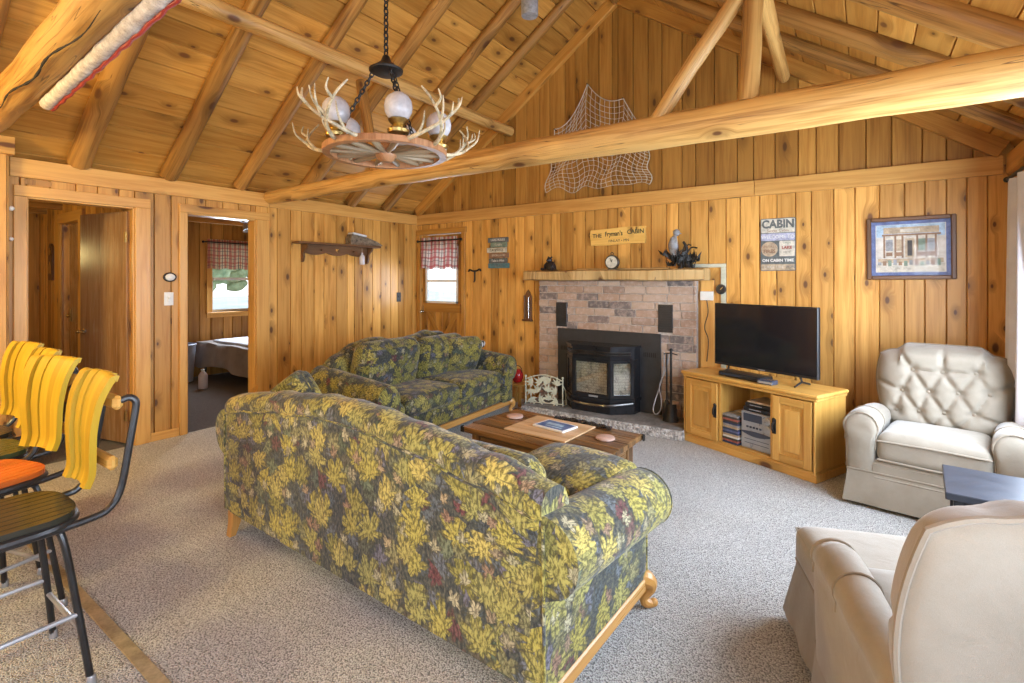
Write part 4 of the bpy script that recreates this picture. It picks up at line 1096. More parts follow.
g = G(); P = [(x*.93, y*.90) for x, y in plan[1:5]]
for a, b in ((P[0], P[1]), (P[1], P[2]), (P[2], P[3])):
    g.add([(a[0], a[1]+.03, .15), (b[0], b[1]+.03, .15), (b[0], b[1]+.03, .535), (a[0], a[1]+.03, .535)], [(0,1,2,3)], I4, 2)
g.done('firebox_lining', M['firebrick'], st)
g = G(); 
for z, r in ((.60, .012), (.578, .010)):
    g.tube(curve([(-.36, -.165, z), (-.22, -.312, z+.004), (-.02, -.318, z+.006), (.17, -.312, z+.004), (.34, -.175, z)], 6), r, 6)
for k in range(12): x = -.20+.035*k; g.box(x-.006, x+.006, -.309, -.300, .570, .612)
g.done('air_grille', M['iron'], st)
g = G(); g.tube(curve([(-.37, -.17, .11), (-.24, -.325, .095), (-.02, -.335, .085), (.18, -.325, .095), (.36, -.17, .11)], 6), .012, 8); g.done('ash_lip', M['darkchrome'], st)
g = G(); g.box(-.05, .05, -.306, -.300, .155, .172, bev=.002); g.done('badge', M['silver'], st)

# leaf firescreen
fs = thing('firescreen', 'small cream metal firescreen with leaf pattern on the hearth', 'firescreen', (2.335, -.44, .092), R(14))
g = G(); w, h = .205, .27
for sx in (-1, 1): g.tube([(sx*w, 0, 0), (sx*w, 0, h+.02)], .007, 8); g.ball(.012, T(sx*w, 0, h+.025)); g.tube([(sx*w, 0, .01), (sx*(w+.02), .07, .0)], .005, 6); g.tube([(sx*(w), 0, .22), (sx*(w+.015), .06, .15), (sx*(w+.02), .07, .0)], .005, 6)
g.tube([(-w + 2*w*k/16, 0, h-.01+.055*sin(pi*k/16)) for k in range(17)], .006, 8); g.tube([(-w, 0, .02), (w, 0, .02)], .006, 8)
g.done('frame', M['offwhite'], fs)
rr = random.Random(3)
for k in range(13):
    x, z = [(-.14,.06),(-.05,.05),(.05,.06),(.14,.05),(-.15,.15),(-.06,.14),(.04,.15),(.13,.14),(-.13,.23),(-.04,.23),(.05,.24),(.14,.22),(0,.29)][k]
    g = G(); a0 = rr.uniform(0, 6)
    for j in range(5):
        a = a0 + j*.62; L = .105 if j == 2 else .085
        g.prism([(-.002, 0), (.002, 0), (.014, L*.4), (0, L), (-.014, L*.4)], -.0025, .0025, T(x, 0, z) @ RY(a) @ T(0, rr.uniform(-.006, .006), -.012))
    g.done('leaf', M['offwhite'], fs)
# tools
tl = thing('fire_tools', 'black fireplace shovel and brush on a stand on the hearth', 'fireplace tools', (3.635, -.30, .092))
g = G(); g.lathe([(.07, 0), (.075, .008), (.02, .016), (.0001, .017)], 18, T(-.02,.06,0)); g.tube([(-.02, .06, .01), (-.02, .06, .64)], .008, 8); g.tube([(-.08, .03, .62), (-.02, .06, .63), (.05, .03, .62)], .006, 6); g.done('stand', M['iron'], tl)
g = G(); g.tube([(.0, .0, .12), (-.004, .015, .66)], [.010, .012], 8); g.ball(.016, T(-.004, .015, .665))
def scoop(u, v):
    a = (u-.5)*2; return (.062*a*(.8+.35*(1-v)), -.03-.03*(1-v)+.035*a*a, .002+.16*v)
g.grid(scoop, 8, 6); g.grid(lambda u, v: (scoop(u, v)[0]*.96, scoop(u, v)[1]+.004, scoop(u, v)[2]+.001), 8, 6); g.done('shovel', M['iron'], tl)
g = G(); g.tube([(-.05, .03, .16), (-.05, .03, .62)], .008, 8); g.lathe([(.012, .16), (.032, .13), (.042, .02), (.04, .0), (.0001, .0)], 12, T(-.05, .03, .03)); g.done('brush', M['black'], tl)
t = thing('looped_cord', 'pale looped cord hanging down beside the fire tools', 'cord', (3.50, -.20, .092))
lp = curve([(.02, .055, .62), (.015, .04, .40), (-.045, -.03, .14), (-.05, -.05, .06), (-.02, -.06, .035), (.02, -.05, .08), (.02, -.03, .17), (-.005, .0, .30), (.04, .05, .46), (.07, .06, .60)], 6)
g = G(); g.tube(lp, .0055, 7); g.done('cord', M['silver'], t)
# red lantern on a little wooden stand behind the loveseat arm
t = thing('plant_stand', 'small honey wood stand in the corner behind the loveseat', 'stand', (1.89, -.28, 0))
g = G(); g.box(-.11, .11, -.11, .11, .225, .25, bev=.004, grain=0); g.done('top', M['oak'], t)
for sx in (-1, 1):
    for sy in (-1, 1): g = G(); g.box(sx*.08-.016, sx*.08+.016, sy*.08-.016, sy*.08+.016, 0, .225, bev=.003); g.done('leg', M['oak'], t)
t = thing('red_lantern', 'red glass lantern on the small wooden stand', 'lantern', (1.89, -.28, .252))
g = G(); g.lathe([(.035, 0), (.05, .01), (.062, .045), (.066, .08), (.055, .12), (.035, .14), (.035, .15), (.0001, .152)], 16); g.done('body', M['redglass'], t)
g = G(); g.tube(curve([(-.055, 0, .09), (-.05, 0, .16), (0, 0, .19), (.05, 0, .16), (.055, 0, .09)], 5), .004, 6); g.done('handle', M['iron'], t)
# ------------------------------------------------------------------ television stand
A = R(-24.0)
ts = thing('tv_stand', 'golden oak television stand with two panelled doors', 'tv stand', (3.817, -.487, 0), A)
# local: x along the front 0..1.12, y back, z up
Wd, Dp, H = 1.12, .40, .615
g = G(); g.box(-.025, Wd+.025, -.025, Dp, H-.028, H, bev=.008, grain=0); g.box(-.012, Wd+.012, -.012, Dp, H-.050, H-.028, bev=.005, grain=0); g.done('top', M['oak'], ts)
g = G(); g.box(0, Wd, 0, Dp-.002, 0, .075, bev=.005, grain=0); g.box(-.006, Wd+.006, -.006, Dp-.002, 0, .055, bev=.004, grain=0); g.done('base', M['oak'], ts)
g = G(); g.box(0, .02, .0, Dp, .075, H-.05, bev=.002); g.done('side_panel', M['oak'], ts)
g = G(); g.box(Wd-.02, Wd, .0, Dp, .075, H-.05, bev=.002); g.done('side_panel', M['oak'], ts)
g = G(); g.box(.02, Wd-.02, Dp-.012, Dp, .075, H-.05); g.done('back_panel', M['oak'], ts)
b0, b1 = .352, .800
for x in (b0, b1): g = G(); g.box(x-.012, x+.012, .0, Dp-.012, .075, H-.05, bev=.002); g.done('divider', M['oak'], ts)
g = G(); g.box(b0+.012, b1-.012, .0, Dp-.012, .075, .087, grain=0); g.done('bay_floor', M['oak'], ts)
for x0, x1, hx in ((.022, b0-.014, b0-.03), (b1+.014, Wd-.022, b1+.03)):
    z0, z1 = .082, H-.056; f = .055
    g = G(); g.box(x0, x0+f, -.018, 0, z0, z1, bev=.003); g.box(x1-f, x1, -.018, 0, z0, z1, bev=.003); g.box(x0+f, x1-f, -.018, 0, z0, z0+f, bev=.003, grain=0); g.box(x0+f, x1-f, -.018, 0, z1-f, z1, bev=.003, grain=0)
    g.box(x0+f, x1-f, -.006, 0, z0+f, z1-f); g.box(x0+f+.03, x1-f-.03, -.014, -.004, z0+f+.03, z1-f-.03, bev=.009)
    d = g.done('door', M['oak'], ts)
    g = G(); zc = .33; g.box(hx-.016, hx+.016, -.022, -.018, zc-.055, zc+.055, bev=.002); g.tube(curve([(hx, -.02, zc+.035), (hx, -.042, zc+.02), (hx, -.044, zc-.02), (hx, -.02, zc-.04)], 4), .007, 8); g.ball(.012, T(hx, -.024, zc+.052)); g.done('handle', M['iron'], d)
g = G()
for x in (.004, Wd-.004): g.tube([(x, -.006, .06), (x, -.006, H-.05)], .009, 8)
g.done('corner_bead', M['oak'], ts)
def on(lx, ly, z): v = Matrix.Rotation(A, 4, 'Z') @ Vector((lx, ly, 0)); return (3.817+v.x, -.487+v.y, z)
# contents of the open bay
zb = .088
cols = ['p_red', 'p_navy', 'p_cream', 'p_grey', 'p_blue', 'p_dark', 'p_tan', 'white']
rr = random.Random(6); first = {}
for c in range(2):
    for k in range(15):
        m = cols[rr.randrange(len(cols))]
        z = zb + k*.0155; x = .405+.005*rr.random() if c == 0 else .405+.005*rr.random()
        loc = on(x, .085+c*.145 + rr.uniform(-.004, .004), z)
        lab = 'DVD case in the front stack beside the stereo' if c == 0 else 'DVD case in the rear stack beside the stereo'
        if m not in first:
            g = G(); g.box(-.04, .10, -.068, .068, 0, .0148, bev=.002); o = g.done('dvd_case', M[m]); first[m] = o; tag(o, lab, 'dvd', 'stacked DVD cases in the stand'); o.location = loc; o.rotation_euler = (0, 0, A)
        else: o = dup(first[m], loc, A + rr.uniform(-.03, .03), lab)
s = thing('stereo', 'silver mini stereo in the open bay of the stand', 'stereo', on(.655, .16, zb), A)
SX = 1.27
g = G(); g.box(-.132, .132, -.125, .13, 0, .29, bev=.006); g.done('body', M['silver'], s)
g = G(); g.box(-.11, .045, -.130, -.12, .215, .275, bev=.003); g.done('display', M['bluegrey'], s)
g = G(); g.prism([(-.12+.24*k/14, .125-.022*sin(pi*k/14)) for k in range(15)] + [(.12-.24*k/14, .135+.008*sin(pi*k/14)) for k in range(15)], -.134, -.122); g.done('disc_slot', M['bluegrey'], s)
for x, z, r in ((.088, .245, .030), (.088, .185, .032)): g = G(); g.lathe([(r, 0), (r, .012), (r*.8, .016), (.0001, .016)], 20, T(x, -.125, z) @ RX(pi/2)); g.done('dial', M['silver'], s)
g = G()
for k in range(5): g.box(-.085+.027*k, -.066+.027*k, -.129, -.123, .165, .18, bev=.002)
for z in (.045, .075): g.box(-.1, .1, -.127, -.122, z, z+.004)
g.done('button_strip', M['bluegrey'], s)
for k, (h, m, lab) in enumerate(((.035, 'black', 'flat black disc player lying on top of the stereo'), (.03, 'black', 'second flat black player box stacked above the stereo'), (.014, 'p_tan', 'tan case on top of the boxes on the stereo'))):
    z = zb+.292+(0, .037, .069)[k]
    o = thing('disc_player' if k < 2 else 'tape_case', lab, 'player' if k < 2 else 'case', on(.66+.006*k, .15, z), A)
    g = G(); g.box(-.122+.01*k, .122-.01*k, -.11, .12, 0, h, bev=.004); g.done('body', M[m], o)
    g = G(); g.box(-.07, .03, -.113, -.109, h*.4, h*.6); g.done('tray_slot' if k < 2 else 'label_strip', M['silver' if k < 2 else 'p_cream'], o)
# television
tv = thing('television', 'wide black flat television on the oak stand', 'television', on(.595, .205, H+.001), R(-24.5))
w, z0, h = .440, .065, .530
g = G(); g.box(-w, w, -.012, .022, z0, z0+h, bev=.005); g.box(-w*.6, w*.6, .02, .055, z0+.06, z0+.36, bev=.015); g.done('case', M['black'], tv)
g = G(); g.box(-w+.010, w-.010, -.0135, -.0115, z0+.020, z0+h-.010); g.done('screen', M['screen'], tv)
g = G(); g.box(-.03, .03, -.0135, -.0115, z0+.006, z0+.012); g.done('badge', M['silver'], tv)
for sx in (-1, 1):
    g = G(); x = sx*.30; g.tube([(x, .004, z0+.02), (x+sx*.015, .0, .03), (x+sx*.02, -.10, .006)], [.009, .009, .007], 8); g.tube([(x+sx*.015, .0, .03), (x+sx*.02, .10, .006)], [.009, .007], 8); g.done('foot', M['black'], tv)
o = thing('cable_box', 'flat black cable box under the television', 'cable box', on(.50, .12, H+.001), R(-26))
g = G(); g.box(-.19, .19, -.08, .08, .004, .040, bev=.005); g.done('body', M['black'], o)
g = G(); g.box(-.17, .02, -.083, -.079, .016, .030); g.done('front_strip', M['bluegrey'], o)
o = thing('small_box', 'small pale receiver box beside the cable box', 'receiver', on(.73, .06, H+.001), R(-20))
g = G(); g.box(-.06, .06, -.04, .04, 0, .034, bev=.004); g.done('body', M['bluegrey'], o); g = G(); g.box(-.055, .055, -.042, -.038, .008, .024); g.done('front_strip', M['silver'], o)
# ------------------------------------------------------------------ sofa and loveseat
def couch(name, label, L, loc, rot, hump, nseat, backcush, fab='floral'):
    t = thing(name, label, 'sofa', loc, rot)
    hl = L/2; hb = hl-.010
    def h(x):
        a = abs(x)/hl
        return hump(a)
    # back: profile swept along the length
    def prof(hh):
        return [(-.17, .14), (-.395, .13), (-.40, .30), (-.402, .50), (-.404, hh-.16), (-.405, hh-.095), (-.414, hh-.075), (-.410, hh-.035), (-.385, hh-.008), (-.345, hh), (-.30, hh-.006), (-.262, hh-.03), (-.24, hh-.075), (-.225, hh-.16), (-.205, .42), (-.17, .14)]
    NP = 15; NX = 44
    def back(u, v):
        x = -hb + 2*hb*u
        e = min(1, (hb-abs(x))/.05); e = math.sqrt(max(0, 1-(1-e)**2))
        P = prof(h(x)); k = v*NP; i = min(int(k), NP-1); f = k-i
        y = P[i][0]+(P[i+1][0]-P[i][0])*f; z = P[i][1]+(P[i+1][1]-P[i][1])*f
        c = (-.31, h(x)-.07); s_ = .90+.10*e
        if z > .5: z = c[1]+(z-c[1])*s_ if z > c[1] else z
        y = c[0]+(y-c[0])*(.93+.07*e)
        return (x, y, z + .004*sin(x*31)*(z > .6))
    g = G(); g.grid(back, NX, NP*2)
    for u in (0, 1): g.add([back(u, k/30) for k in range(30)], [tuple(range(30))], grain=2)
    g.done('back', M[fab], t, angle=60)
    g = G(); g.tube([(-hl+.03+(L-.06)*k/50, -.4085, h(-hl+.03+(L-.06)*k/50)-.092) for k in range(51)], .0055, 7)
    for sx in (-1, 1): g.tube([(sx*(hl-.004), -.398, .14), (sx*(hl-.004), -.402, .4), (sx*(hl-.006), -.404, h(hl)-.10)], .0055, 7)
    g.done('piping', M[fab], t)
    # arms
    for sx in (-1, 1):
        def sec(y):
            f = (y+.40)/.82; zc = .565 - .085*f; r = .126 - .004*f; xc = hl-.010
            P = [(hl-.19, .14), (hl, .14), (hl, zc-r*1.05)]
            P += [(xc+r*cos(R(a)), zc+r*sin(R(a))) for a in range(-58, 206, 12)]
            P += [(hl-.185, .40)]
            return P, xc, zc
        ys = [-.400, -.30, -.2, -.1, 0, .1, .2, .3, .37, .395, .410, .418]; sc = [1]*9+[.965, .90, .78]
        rings = []
        for y, s_ in zip(ys, sc):
            P, xc, zc = sec(y)
            rings.append([(sx*(xc-.05+(x-xc+.05)*s_), y, (zc-.12)+(z-zc+.12)*s_ if z > .2 else z) for x, z in P])
        n = len(rings[0]); V = [p for r_ in rings for p in r_]; F = []; U = []
        per = [0]
        for k in range(n): a, b = Vector(rings[4][k]), Vector(rings[4][(k+1) % n]); per.append(per[-1]+(b-a).length)
        for j in range(len(ys)-1):
            for k in range(n):
                k2 = (k+1) % n
                q = (j*n+k, j*n+k2, (j+1)*n+k2, (j+1)*n+k); w = ((per[k], ys[j]), (per[k+1], ys[j]), (per[k+1], ys[j+1]), (per[k], ys[j+1]))
                F.append(q); U.append(w)
        m = (len(ys)-1)*n
        F += [tuple(range(n)), tuple(m+k for k in range(n))]; U += [[(V[k][0], V[k][2]) for k in range(n)], [(V[m+k][0], V[m+k][2]) for k in range(n)]]
        g = G(); g.add(V, F, I4, uvs=U); g.done('arm', M[fab], t, angle=55)
        P, xc, zc = sec(.395)
        g = G(); g.tube([(sx*(xc-.05+(x-xc+.05)*.965), .397, (zc-.12)+(z-zc+.12)*.965 if z > .2 else z) for x, z in P[1:]], .005, 6); g.done('piping', M[fab], t)
    g = G(); g.box(-hl+.18, hl-.18, -.22, .385, .135, .31, bev=.02, grain=2); g.done('seat_base', M[fab], t)
    w = (L-.39)/nseat
    for k in range(nseat):
        x = -L/2+.195+w*(k+.5)
        g = G(); g.soft(w-.006, .62, .165, .055, T(x, .115, .385), n=14, crown=.018, squeeze=.0); g.done('seat_cushion', M[fab], t)
    for bc in backcush:
        x, ww, hh, zz, tilt = bc
        g = G(); g.soft(ww, hh, .20, .09, T(x, -.13, zz) @ RX(R(90-tilt)), n=16, crown=.05, squeeze=.06); g.done('back_cushion', M[fab], t)
    # wooden rail and legs
    g = G(); g.box(-hl-.006, hl+.006, .37, .40, .088, .142, bev=.006, grain=0); g.done('front_rail', M['sofawood'], t)
    for sx in (-1, 1):
        g = G(); a, b = sorted((sx*(hl-.02), sx*(hl+.008))); g.box(a, b, -.38, .37, .088, .142, bev=.006, grain=1); g.done('side_rail', M['sofawood'], t)
        g = G(); lg = curve([(sx*(hl-.03), .375, .135), (sx*(hl+.004), .405, .115), (sx*(hl+.008), .41, .08), (sx*(hl-.012), .392, .045), (sx*(hl-.005), .40, .022), (sx*(hl+.022), .425, .014)], 4)
        g.tube(lg, [.034, .038, .040, .039, .036, .033, .030, .027, .024, .021, .019, .018, .018, .019, .020, .021, .021, .020, .018, .015, .012], 10); g.ball(.018, T(sx*(hl+.020), .424, .020)); g.done('front_leg', M['sofawood'], t)
        x = sx*(hl-.055)
        V = []
        for z, hw, oy in ((.145, .030, 0), (.07, .027, -.004), (0, .020, -.020)): V += [(x-hw, -.375-hw*.6+oy, z), (x+hw, -.375-hw*.6+oy, z), (x+hw, -.375+hw+oy, z), (x-hw, -.375+hw+oy, z)]
        F = [(0,1,2,3), (11,10,9,8)] + [(4*j+k, 4*j+4+k, 4*j+4+(k+1) % 4, 4*j+(k+1) % 4) for j in range(2) for k in range(4)]
        g = G(); g.add(V, F); g.done('back_leg', M['sofawood'], t)
    return t
def lerp_tab(tab, a):
    for (a0, v0), (a1, v1) in zip(tab, tab[1:]):
        if a <= a1: f = (a-a0)/(a1-a0); f = f*f*(3-2*f); return v0+(v1-v0)*f
    return tab[-1][1]
sofa = couch('sofa', 'long leaf-patterned sofa seen from behind in the middle of the room', 2.13, (3.272, -3.258, 0), R(-2.0), lambda a: lerp_tab([(0, .888), (.12, .886), (.45, .855), (.75, .812), (1.0, .765)], a), 3,
             [(-.58, .56, .34, .575, 14), (0, .56, .34, .58, 14), (.58, .56, .34, .575, 14)])
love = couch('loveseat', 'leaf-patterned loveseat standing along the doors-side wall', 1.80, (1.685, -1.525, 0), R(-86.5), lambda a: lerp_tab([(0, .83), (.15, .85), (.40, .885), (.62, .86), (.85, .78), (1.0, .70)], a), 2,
             [(.40, .72, .48, .645, 12), (-.33, .66, .44, .635, 12)], fab='floral_shaded')
def pillow(label, loc, rot, sx, sy, sz, mat='floral', group=None):
    g = G(); g.soft(sx, sy, sz, sz*.48, n=16, crown=.055, squeeze=.16)
    o = g.done('throw_pillow', M[mat]); o.location = loc; o.rotation_euler = rot
    return tag(o, label, 'pillow', group)
pillow('leaf-patterned pillow lying loose against the window-side sofa arm', (4.03, -3.02, .50), (R(9), R(-4), R(-14)), .60, .46, .14)
pillow('leaf-patterned pillow peeking over the doors-side end of the sofa', (2.30, -3.27, .635), (Matrix.Rotation(R(20), 3, 'Z') @ Matrix.Rotation(R(76), 3, 'X') @ Matrix.Rotation(R(40), 3, 'Z')).to_euler(), .38, .38, .12)
pillow('square leaf-patterned pillow leaning on the gable-side end of the loveseat', (1.66, -1.0, .635), (R(66), 0, R(-104)), .46, .40, .14, 'floral_shaded')
t = thing('rolled_paper', 'white folded newspaper lying on the far arm of the loveseat', 'newspaper', (1.60, -.66, .655), R(-70))
g = G(); g.soft(.30, .12, .075, .035, T(0, 0, .04), n=8); g.done('sheets', M['paper'], t)
g = G(); g.box(-.08, -.05, -.062, .062, .005, .079, bev=.006); g.done('dark_band', M['p_dark'], t)

# ------------------------------------------------------------------ recliners
BTN = [(-.47,.80), (-.02,.79), (.41,.79), (-.66,.69), (-.24,.665), (.18,.655), (.57,.645), (-.49,.545), (-.06,.53), (.33,.52), (.70,.52), (-.27,.44), (.14,.43)]
LNK = [(0,3),(0,4),(1,4),(1,5),(2,5),(2,6),(3,7),(4,7),(4,8),(5,8),(5,9),(6,9),(6,10),(7,11),(8,11),(8,12),(9,12),(0,1),(1,2)]
EXTRA = [((-.47,.80),(-.62,.93)), ((.41,.79),(.64,.93)), ((-.66,.69),(-.97,.74)), ((.57,.645),(.97,.70)), ((-.49,.545),(-.92,.50)), ((.70,.52),(.95,.47)), ((-.02,.79),(-.03,.985))]
def segd(px, pz, a, b):
    ax, az = a; bx, bz = b; dx, dz = bx-ax, bz-az
    f = max(0, min(1, ((px-ax)*dx+(pz-az)*dz)/(dx*dx+dz*dz))); return math.hypot(px-ax-f*dx, pz-az-f*dz)
def recliner(label, loc, rot, ar=.098, ax=.345, HB=.36, topz=.985, af=1.0, dz=0.0, low=.155, drop=.05):
    t = thing('recliner', label, 'armchair', loc, rot)
    def bp(a, b, front):
        # a across -1..1, b up 0..1 ; chair-back shell leaning backwards
        top = topz - drop*max(0, min(1, (abs(a)-.58)/.14))**.8 - .035*max(0, (abs(a)-.75)/.25)**2
        z = .40 + (top-.40)*b
        wd = HB*(.86 + .20*sin(pi*min(1, b*.74)))
        x = a*wd
        T0 = .125*(1-abs(a)**5)**.5*(1-(2*b-1)**8)**.5 if abs(a) < 1 and 0 < b < 1 else 0
        lean = -.18 - .30*(z-.40)
        if not front: return (x, lean-.11 - T0*.30, z)
        aw, q = a, (z-.40)
        d = 0
        for (bx_, bz_) in BTN:
            r2 = ((a-bx_)*HB)**2 + (z-bz_)**2; d = max(d, .045*math.exp(-r2/.0011))
        for i, j in LNK:
            s_ = segd(a*HB, z, (BTN[i][0]*HB, BTN[i][1]), (BTN[j][0]*HB, BTN[j][1])); d = max(d, .024*math.exp(-s_*s_/.00022))
        for p, q2 in EXTRA:
            s_ = segd(a*HB, z, (p[0]*HB, p[1]), (q2[0]*HB, q2[1])); d = max(d, .024*math.exp(-s_*s_/.00022))
        bul = .03*math.exp(-((z-.90)/.06)**2)*(abs(a) < .62)
        return (x, lean-.10 + T0*1.25 + bul*(T0 > .02) - d*min(1, T0/.06), z)
    g = G(); N = 60
    g.grid(lambda u, v: bp(2*u-1, v, True), N, N); g.grid(lambda u, v: bp(1-2*u, v, False), N, 30)
    bmesh.ops.remove_doubles(g.bm, verts=g.bm.verts, dist=.0008)
    # close the rim between the two shells
    ring = lambda f: [bp(-1, v/30, f) for v in range(31)] + [bp(-1+2*u/30, 1, f) for u in range(1, 31)] + [bp(1, 1-v/30, f) for v in range(1, 31)] + [bp(1-2*u/30, 0, f) for u in range(1, 30)]
    A_, B_ = ring(True), ring(False); n = len(A_)
    g.add(A_+B_, [(k, (k+1) % n, n+(k+1) % n, n+k) for k in range(n)])
    bk = g.done('backrest', M['velour'], t, angle=70)
    g = G()
    for (bx_, bz_) in BTN:
        p = bp(bx_, (bz_-.40)/(topz-.40), True); g.ball(.011, T(p[0], p[1]+.006, p[2]) @ Matrix.Diagonal((1, .6, 1, 1)), 8, 6)
    g.done('button', M['pipe'], bk)
    g = G(); g.tube([Vector(p)+Vector((0, .0, 0)) for p in B_[:91]], .007, 6); g.done('piping', M['pipe'], bk)
    # flat outside back with its welt, and the head roll
    g = G()
    def ob(u, v):
        a = 2*u-1; z = .12+(topz-.12-low)*v - .03*abs(a)**4*v; return (a*(HB-low*.5+.045+.01*v), -.285-.235*(z-.30)*(z > .3) - .02*(1-a**4)*(1-abs(2*v-1)**6), z)
    g.grid(ob, 20, 20); e = [ob(0, k/20) for k in range(21)] + [ob(k/20, 1) for k in range(1, 21)] + [ob(1, 1-k/20) for k in range(1, 21)]
    e2 = [(p[0]*.97, p[1]+.07, p[2]-.01) for p in e]; n = len(e)
    g.add(e+e2, [(k, k+1, n+k+1, n+k) for k in range(n-1)]); ob_ = g.done('outside_back', M['velour'], t, angle=60)
    g = G(); g.tube(e, .0075, 6); g.done('piping', M['pipe'], ob_); g = G(); g.tube([ob(.70, k/20) for k in range(21)], .003, 5); g.done('seam', M['pipe'], ob_)
    # seat
    g = G(); g.soft(2*(ax-.85*ar)-.005, .62, .17, .06, T(0, .10, .375), n=16, crown=.022, warp=lambda q, p: (q.x*(1+.0*p.y), q.y, q.z+.02*p.y*(p.z > 0))); g.done('seat_cushion', M['velour'], t)
    g = G(); g.tube([(-.255, .412, .43), (0, .422, .437), (.255, .412, .43)], .006, 6); g.done('piping', M['pipe'], t); g = G(); g.tube([(-.255, .412, .318), (0, .422, .315), (.255, .412, .318)], .006, 6); g.done('piping', M['pipe'], t)
    g = G(); g.box(-.30, .30, -.28, .39, .17, .30, bev=.02); g.tube([(-.27, .395, .20), (.27, .395, .20)], .006, 6); g.done('front_band', M['velour'], t)
    # skirt with a flared hem
    g = G(); pts = []
    def sk(u, v):
        k = u*4; i = min(int(k), 3); f = k-i
        hw_, yf = ax+.72*ar, .385*af+.01; c = [(-hw_, -.30), (-hw_, yf), (hw_, yf), (hw_, -.30), (-hw_, -.30)]
        x = c[i][0]+(c[i+1][0]-c[i][0])*f; y = c[i][1]+(c[i+1][1]-c[i][1])*f
        fl = 1+.055*v + .008*v*sin(u*90)
        return (x*fl, (y-.05)*fl+.05, .225-.20*v)
    g.grid(sk, 80, 5); g.done('skirt', M['velour'], t, angle=60)
    g = G(); g.tube([sk(k/80, .0) for k in range(80)], .006, 6, closed=True); g.done('piping', M['pipe'], t)
    # arms: padded rolls over side panels with a puffed front pad
    for sx in (-1, 1):
        ys = [-.30, -.22, -.1, .02, .14, .24, .31, .35, .375, .388]; sc = [.86, .94, .97, .98, 1, 1.04, 1.05, 1.0, .88, .68]
        rings = []
        for y, s_ in zip(ys, sc):
            y = y*af if y > 0 else y
            zc = .475 + dz + .015*(y > .1) - .10*max(0, -y-.1); xc, r = ax, ar
            P = [(ax-.8*ar, .20), (ax+.87*ar, .20), (ax+.89*ar, zc-ar)] + [(xc+r*cos(R(a)), zc+r*.95*sin(R(a))) for a in range(-30, 216, 18)] + [(ax-.83*ar, .36)]
            rings.append([(sx*(xc+(x-xc)*s_), y + (.03*sin(pi*min(1, (z-.2)/.4)) if s_ < 1.02 and y > .3*af else 0), (zc-.14)+(z-zc+.14)*s_ if z > .22 else z) for x, z in P])
        n = len(rings[0]); V = [p for r_ in rings for p in r_]
        F = [(j*n+k, j*n+(k+1) % n, (j+1)*n+(k+1) % n, (j+1)*n+k) for j in range(len(ys)-1) for k in range(n)] + [tuple(range(n)), tuple((len(ys)-1)*n+k for k in range(n))]
        g = G(); g.add(V, F); am = g.done('arm', M['velour'], t, angle=60)
        g = G(); g.tube([Vector(p)+Vector((0, .004, .002)) for p in rings[7][2:]], .006, 6); g.done('piping', M['pipe'], am); g = G(); g.tube([Vector(p)*1.0+Vector((0, 0, .003)) for p in rings[4][2:]], .004, 6); g.done('piping', M['pipe'], am)
    return t
recliner('beige button-tufted recliner by the curtain, facing the sofa', (5.495, -.84, 0), R(171), ar=.090, HB=.348, topz=.955)
recliner('beige recliner seen from behind, close to the camera', (5.425, -3.292, 0), R(19), ar=.062, ax=.302, HB=.385, topz=1.02, af=.86, dz=.03, low=.20, drop=.018)
t = thing('ottoman', 'low beige skirted ottoman in front of the nearer recliner', 'ottoman', (5.225, -2.79, 0), R(20))
g = G(); g.soft(.56, .52, .16, .05, T(0, 0, .34), n=14, crown=.016); g.done('cushion', M['velour'], t)
g = G()
def osk(u, v):
    k = u*4; i = min(int(k), 3); f = k-i; c = [(-.265, -.245), (-.265, .245), (.265, .245), (.265, -.245), (-.265, -.245)]
    x = c[i][0]+(c[i+1][0]-c[i][0])*f; y = c[i][1]+(c[i+1][1]-c[i][1])*f
    fl = 1 + .17*v + .02*v*sin(u*60)*(min(f, 1-f) > .06); return (x*fl, y*fl, .275-.235*v)
g.grid(osk, 72, 5); g.box(-.26, .26, -.24, .24, .10, .29); g.done('skirt', M['velour'], t, angle=60)
g = G(); g.tube([(osk(k/72, 0)[0]*1.012, osk(k/72, 0)[1]*1.012, .272) for k in range(72)], .007, 6, closed=True); g.done('piping', M['pipe'], t); g = G(); g.tube([(x*1.0, y*1.0, .395) for x, y, z in [osk(k/72, .1) for k in range(72)]], .005, 6, closed=True); g.done('piping', M['pipe'], t)

# small black end table
t = thing('end_table', 'small blue-black end table between the two recliners', 'table', (5.645, -2.02, 0), R(-4))
g = G(); g.box(-.235, .235, -.21, .21, .485, .515, bev=.003, grain=0); g.done('tabletop', M['tablet'], t)
g = G(); g.box(-.20, .20, -.17, .17, .40, .485); g.done('frame', M['tablet'], t); g = G(); g.box(-.20, .20, -.17, .17, .12, .14); g.done('lower_shelf', M['tablet'], t)
for sx in (-1, 1):
    for sy in (-1, 1): g = G(); g.box(sx*.19-.018, sx*.19+.018, sy*.16-.018, sy*.16+.018, 0, .485, bev=.003); g.done('leg', M['tablet'], t)
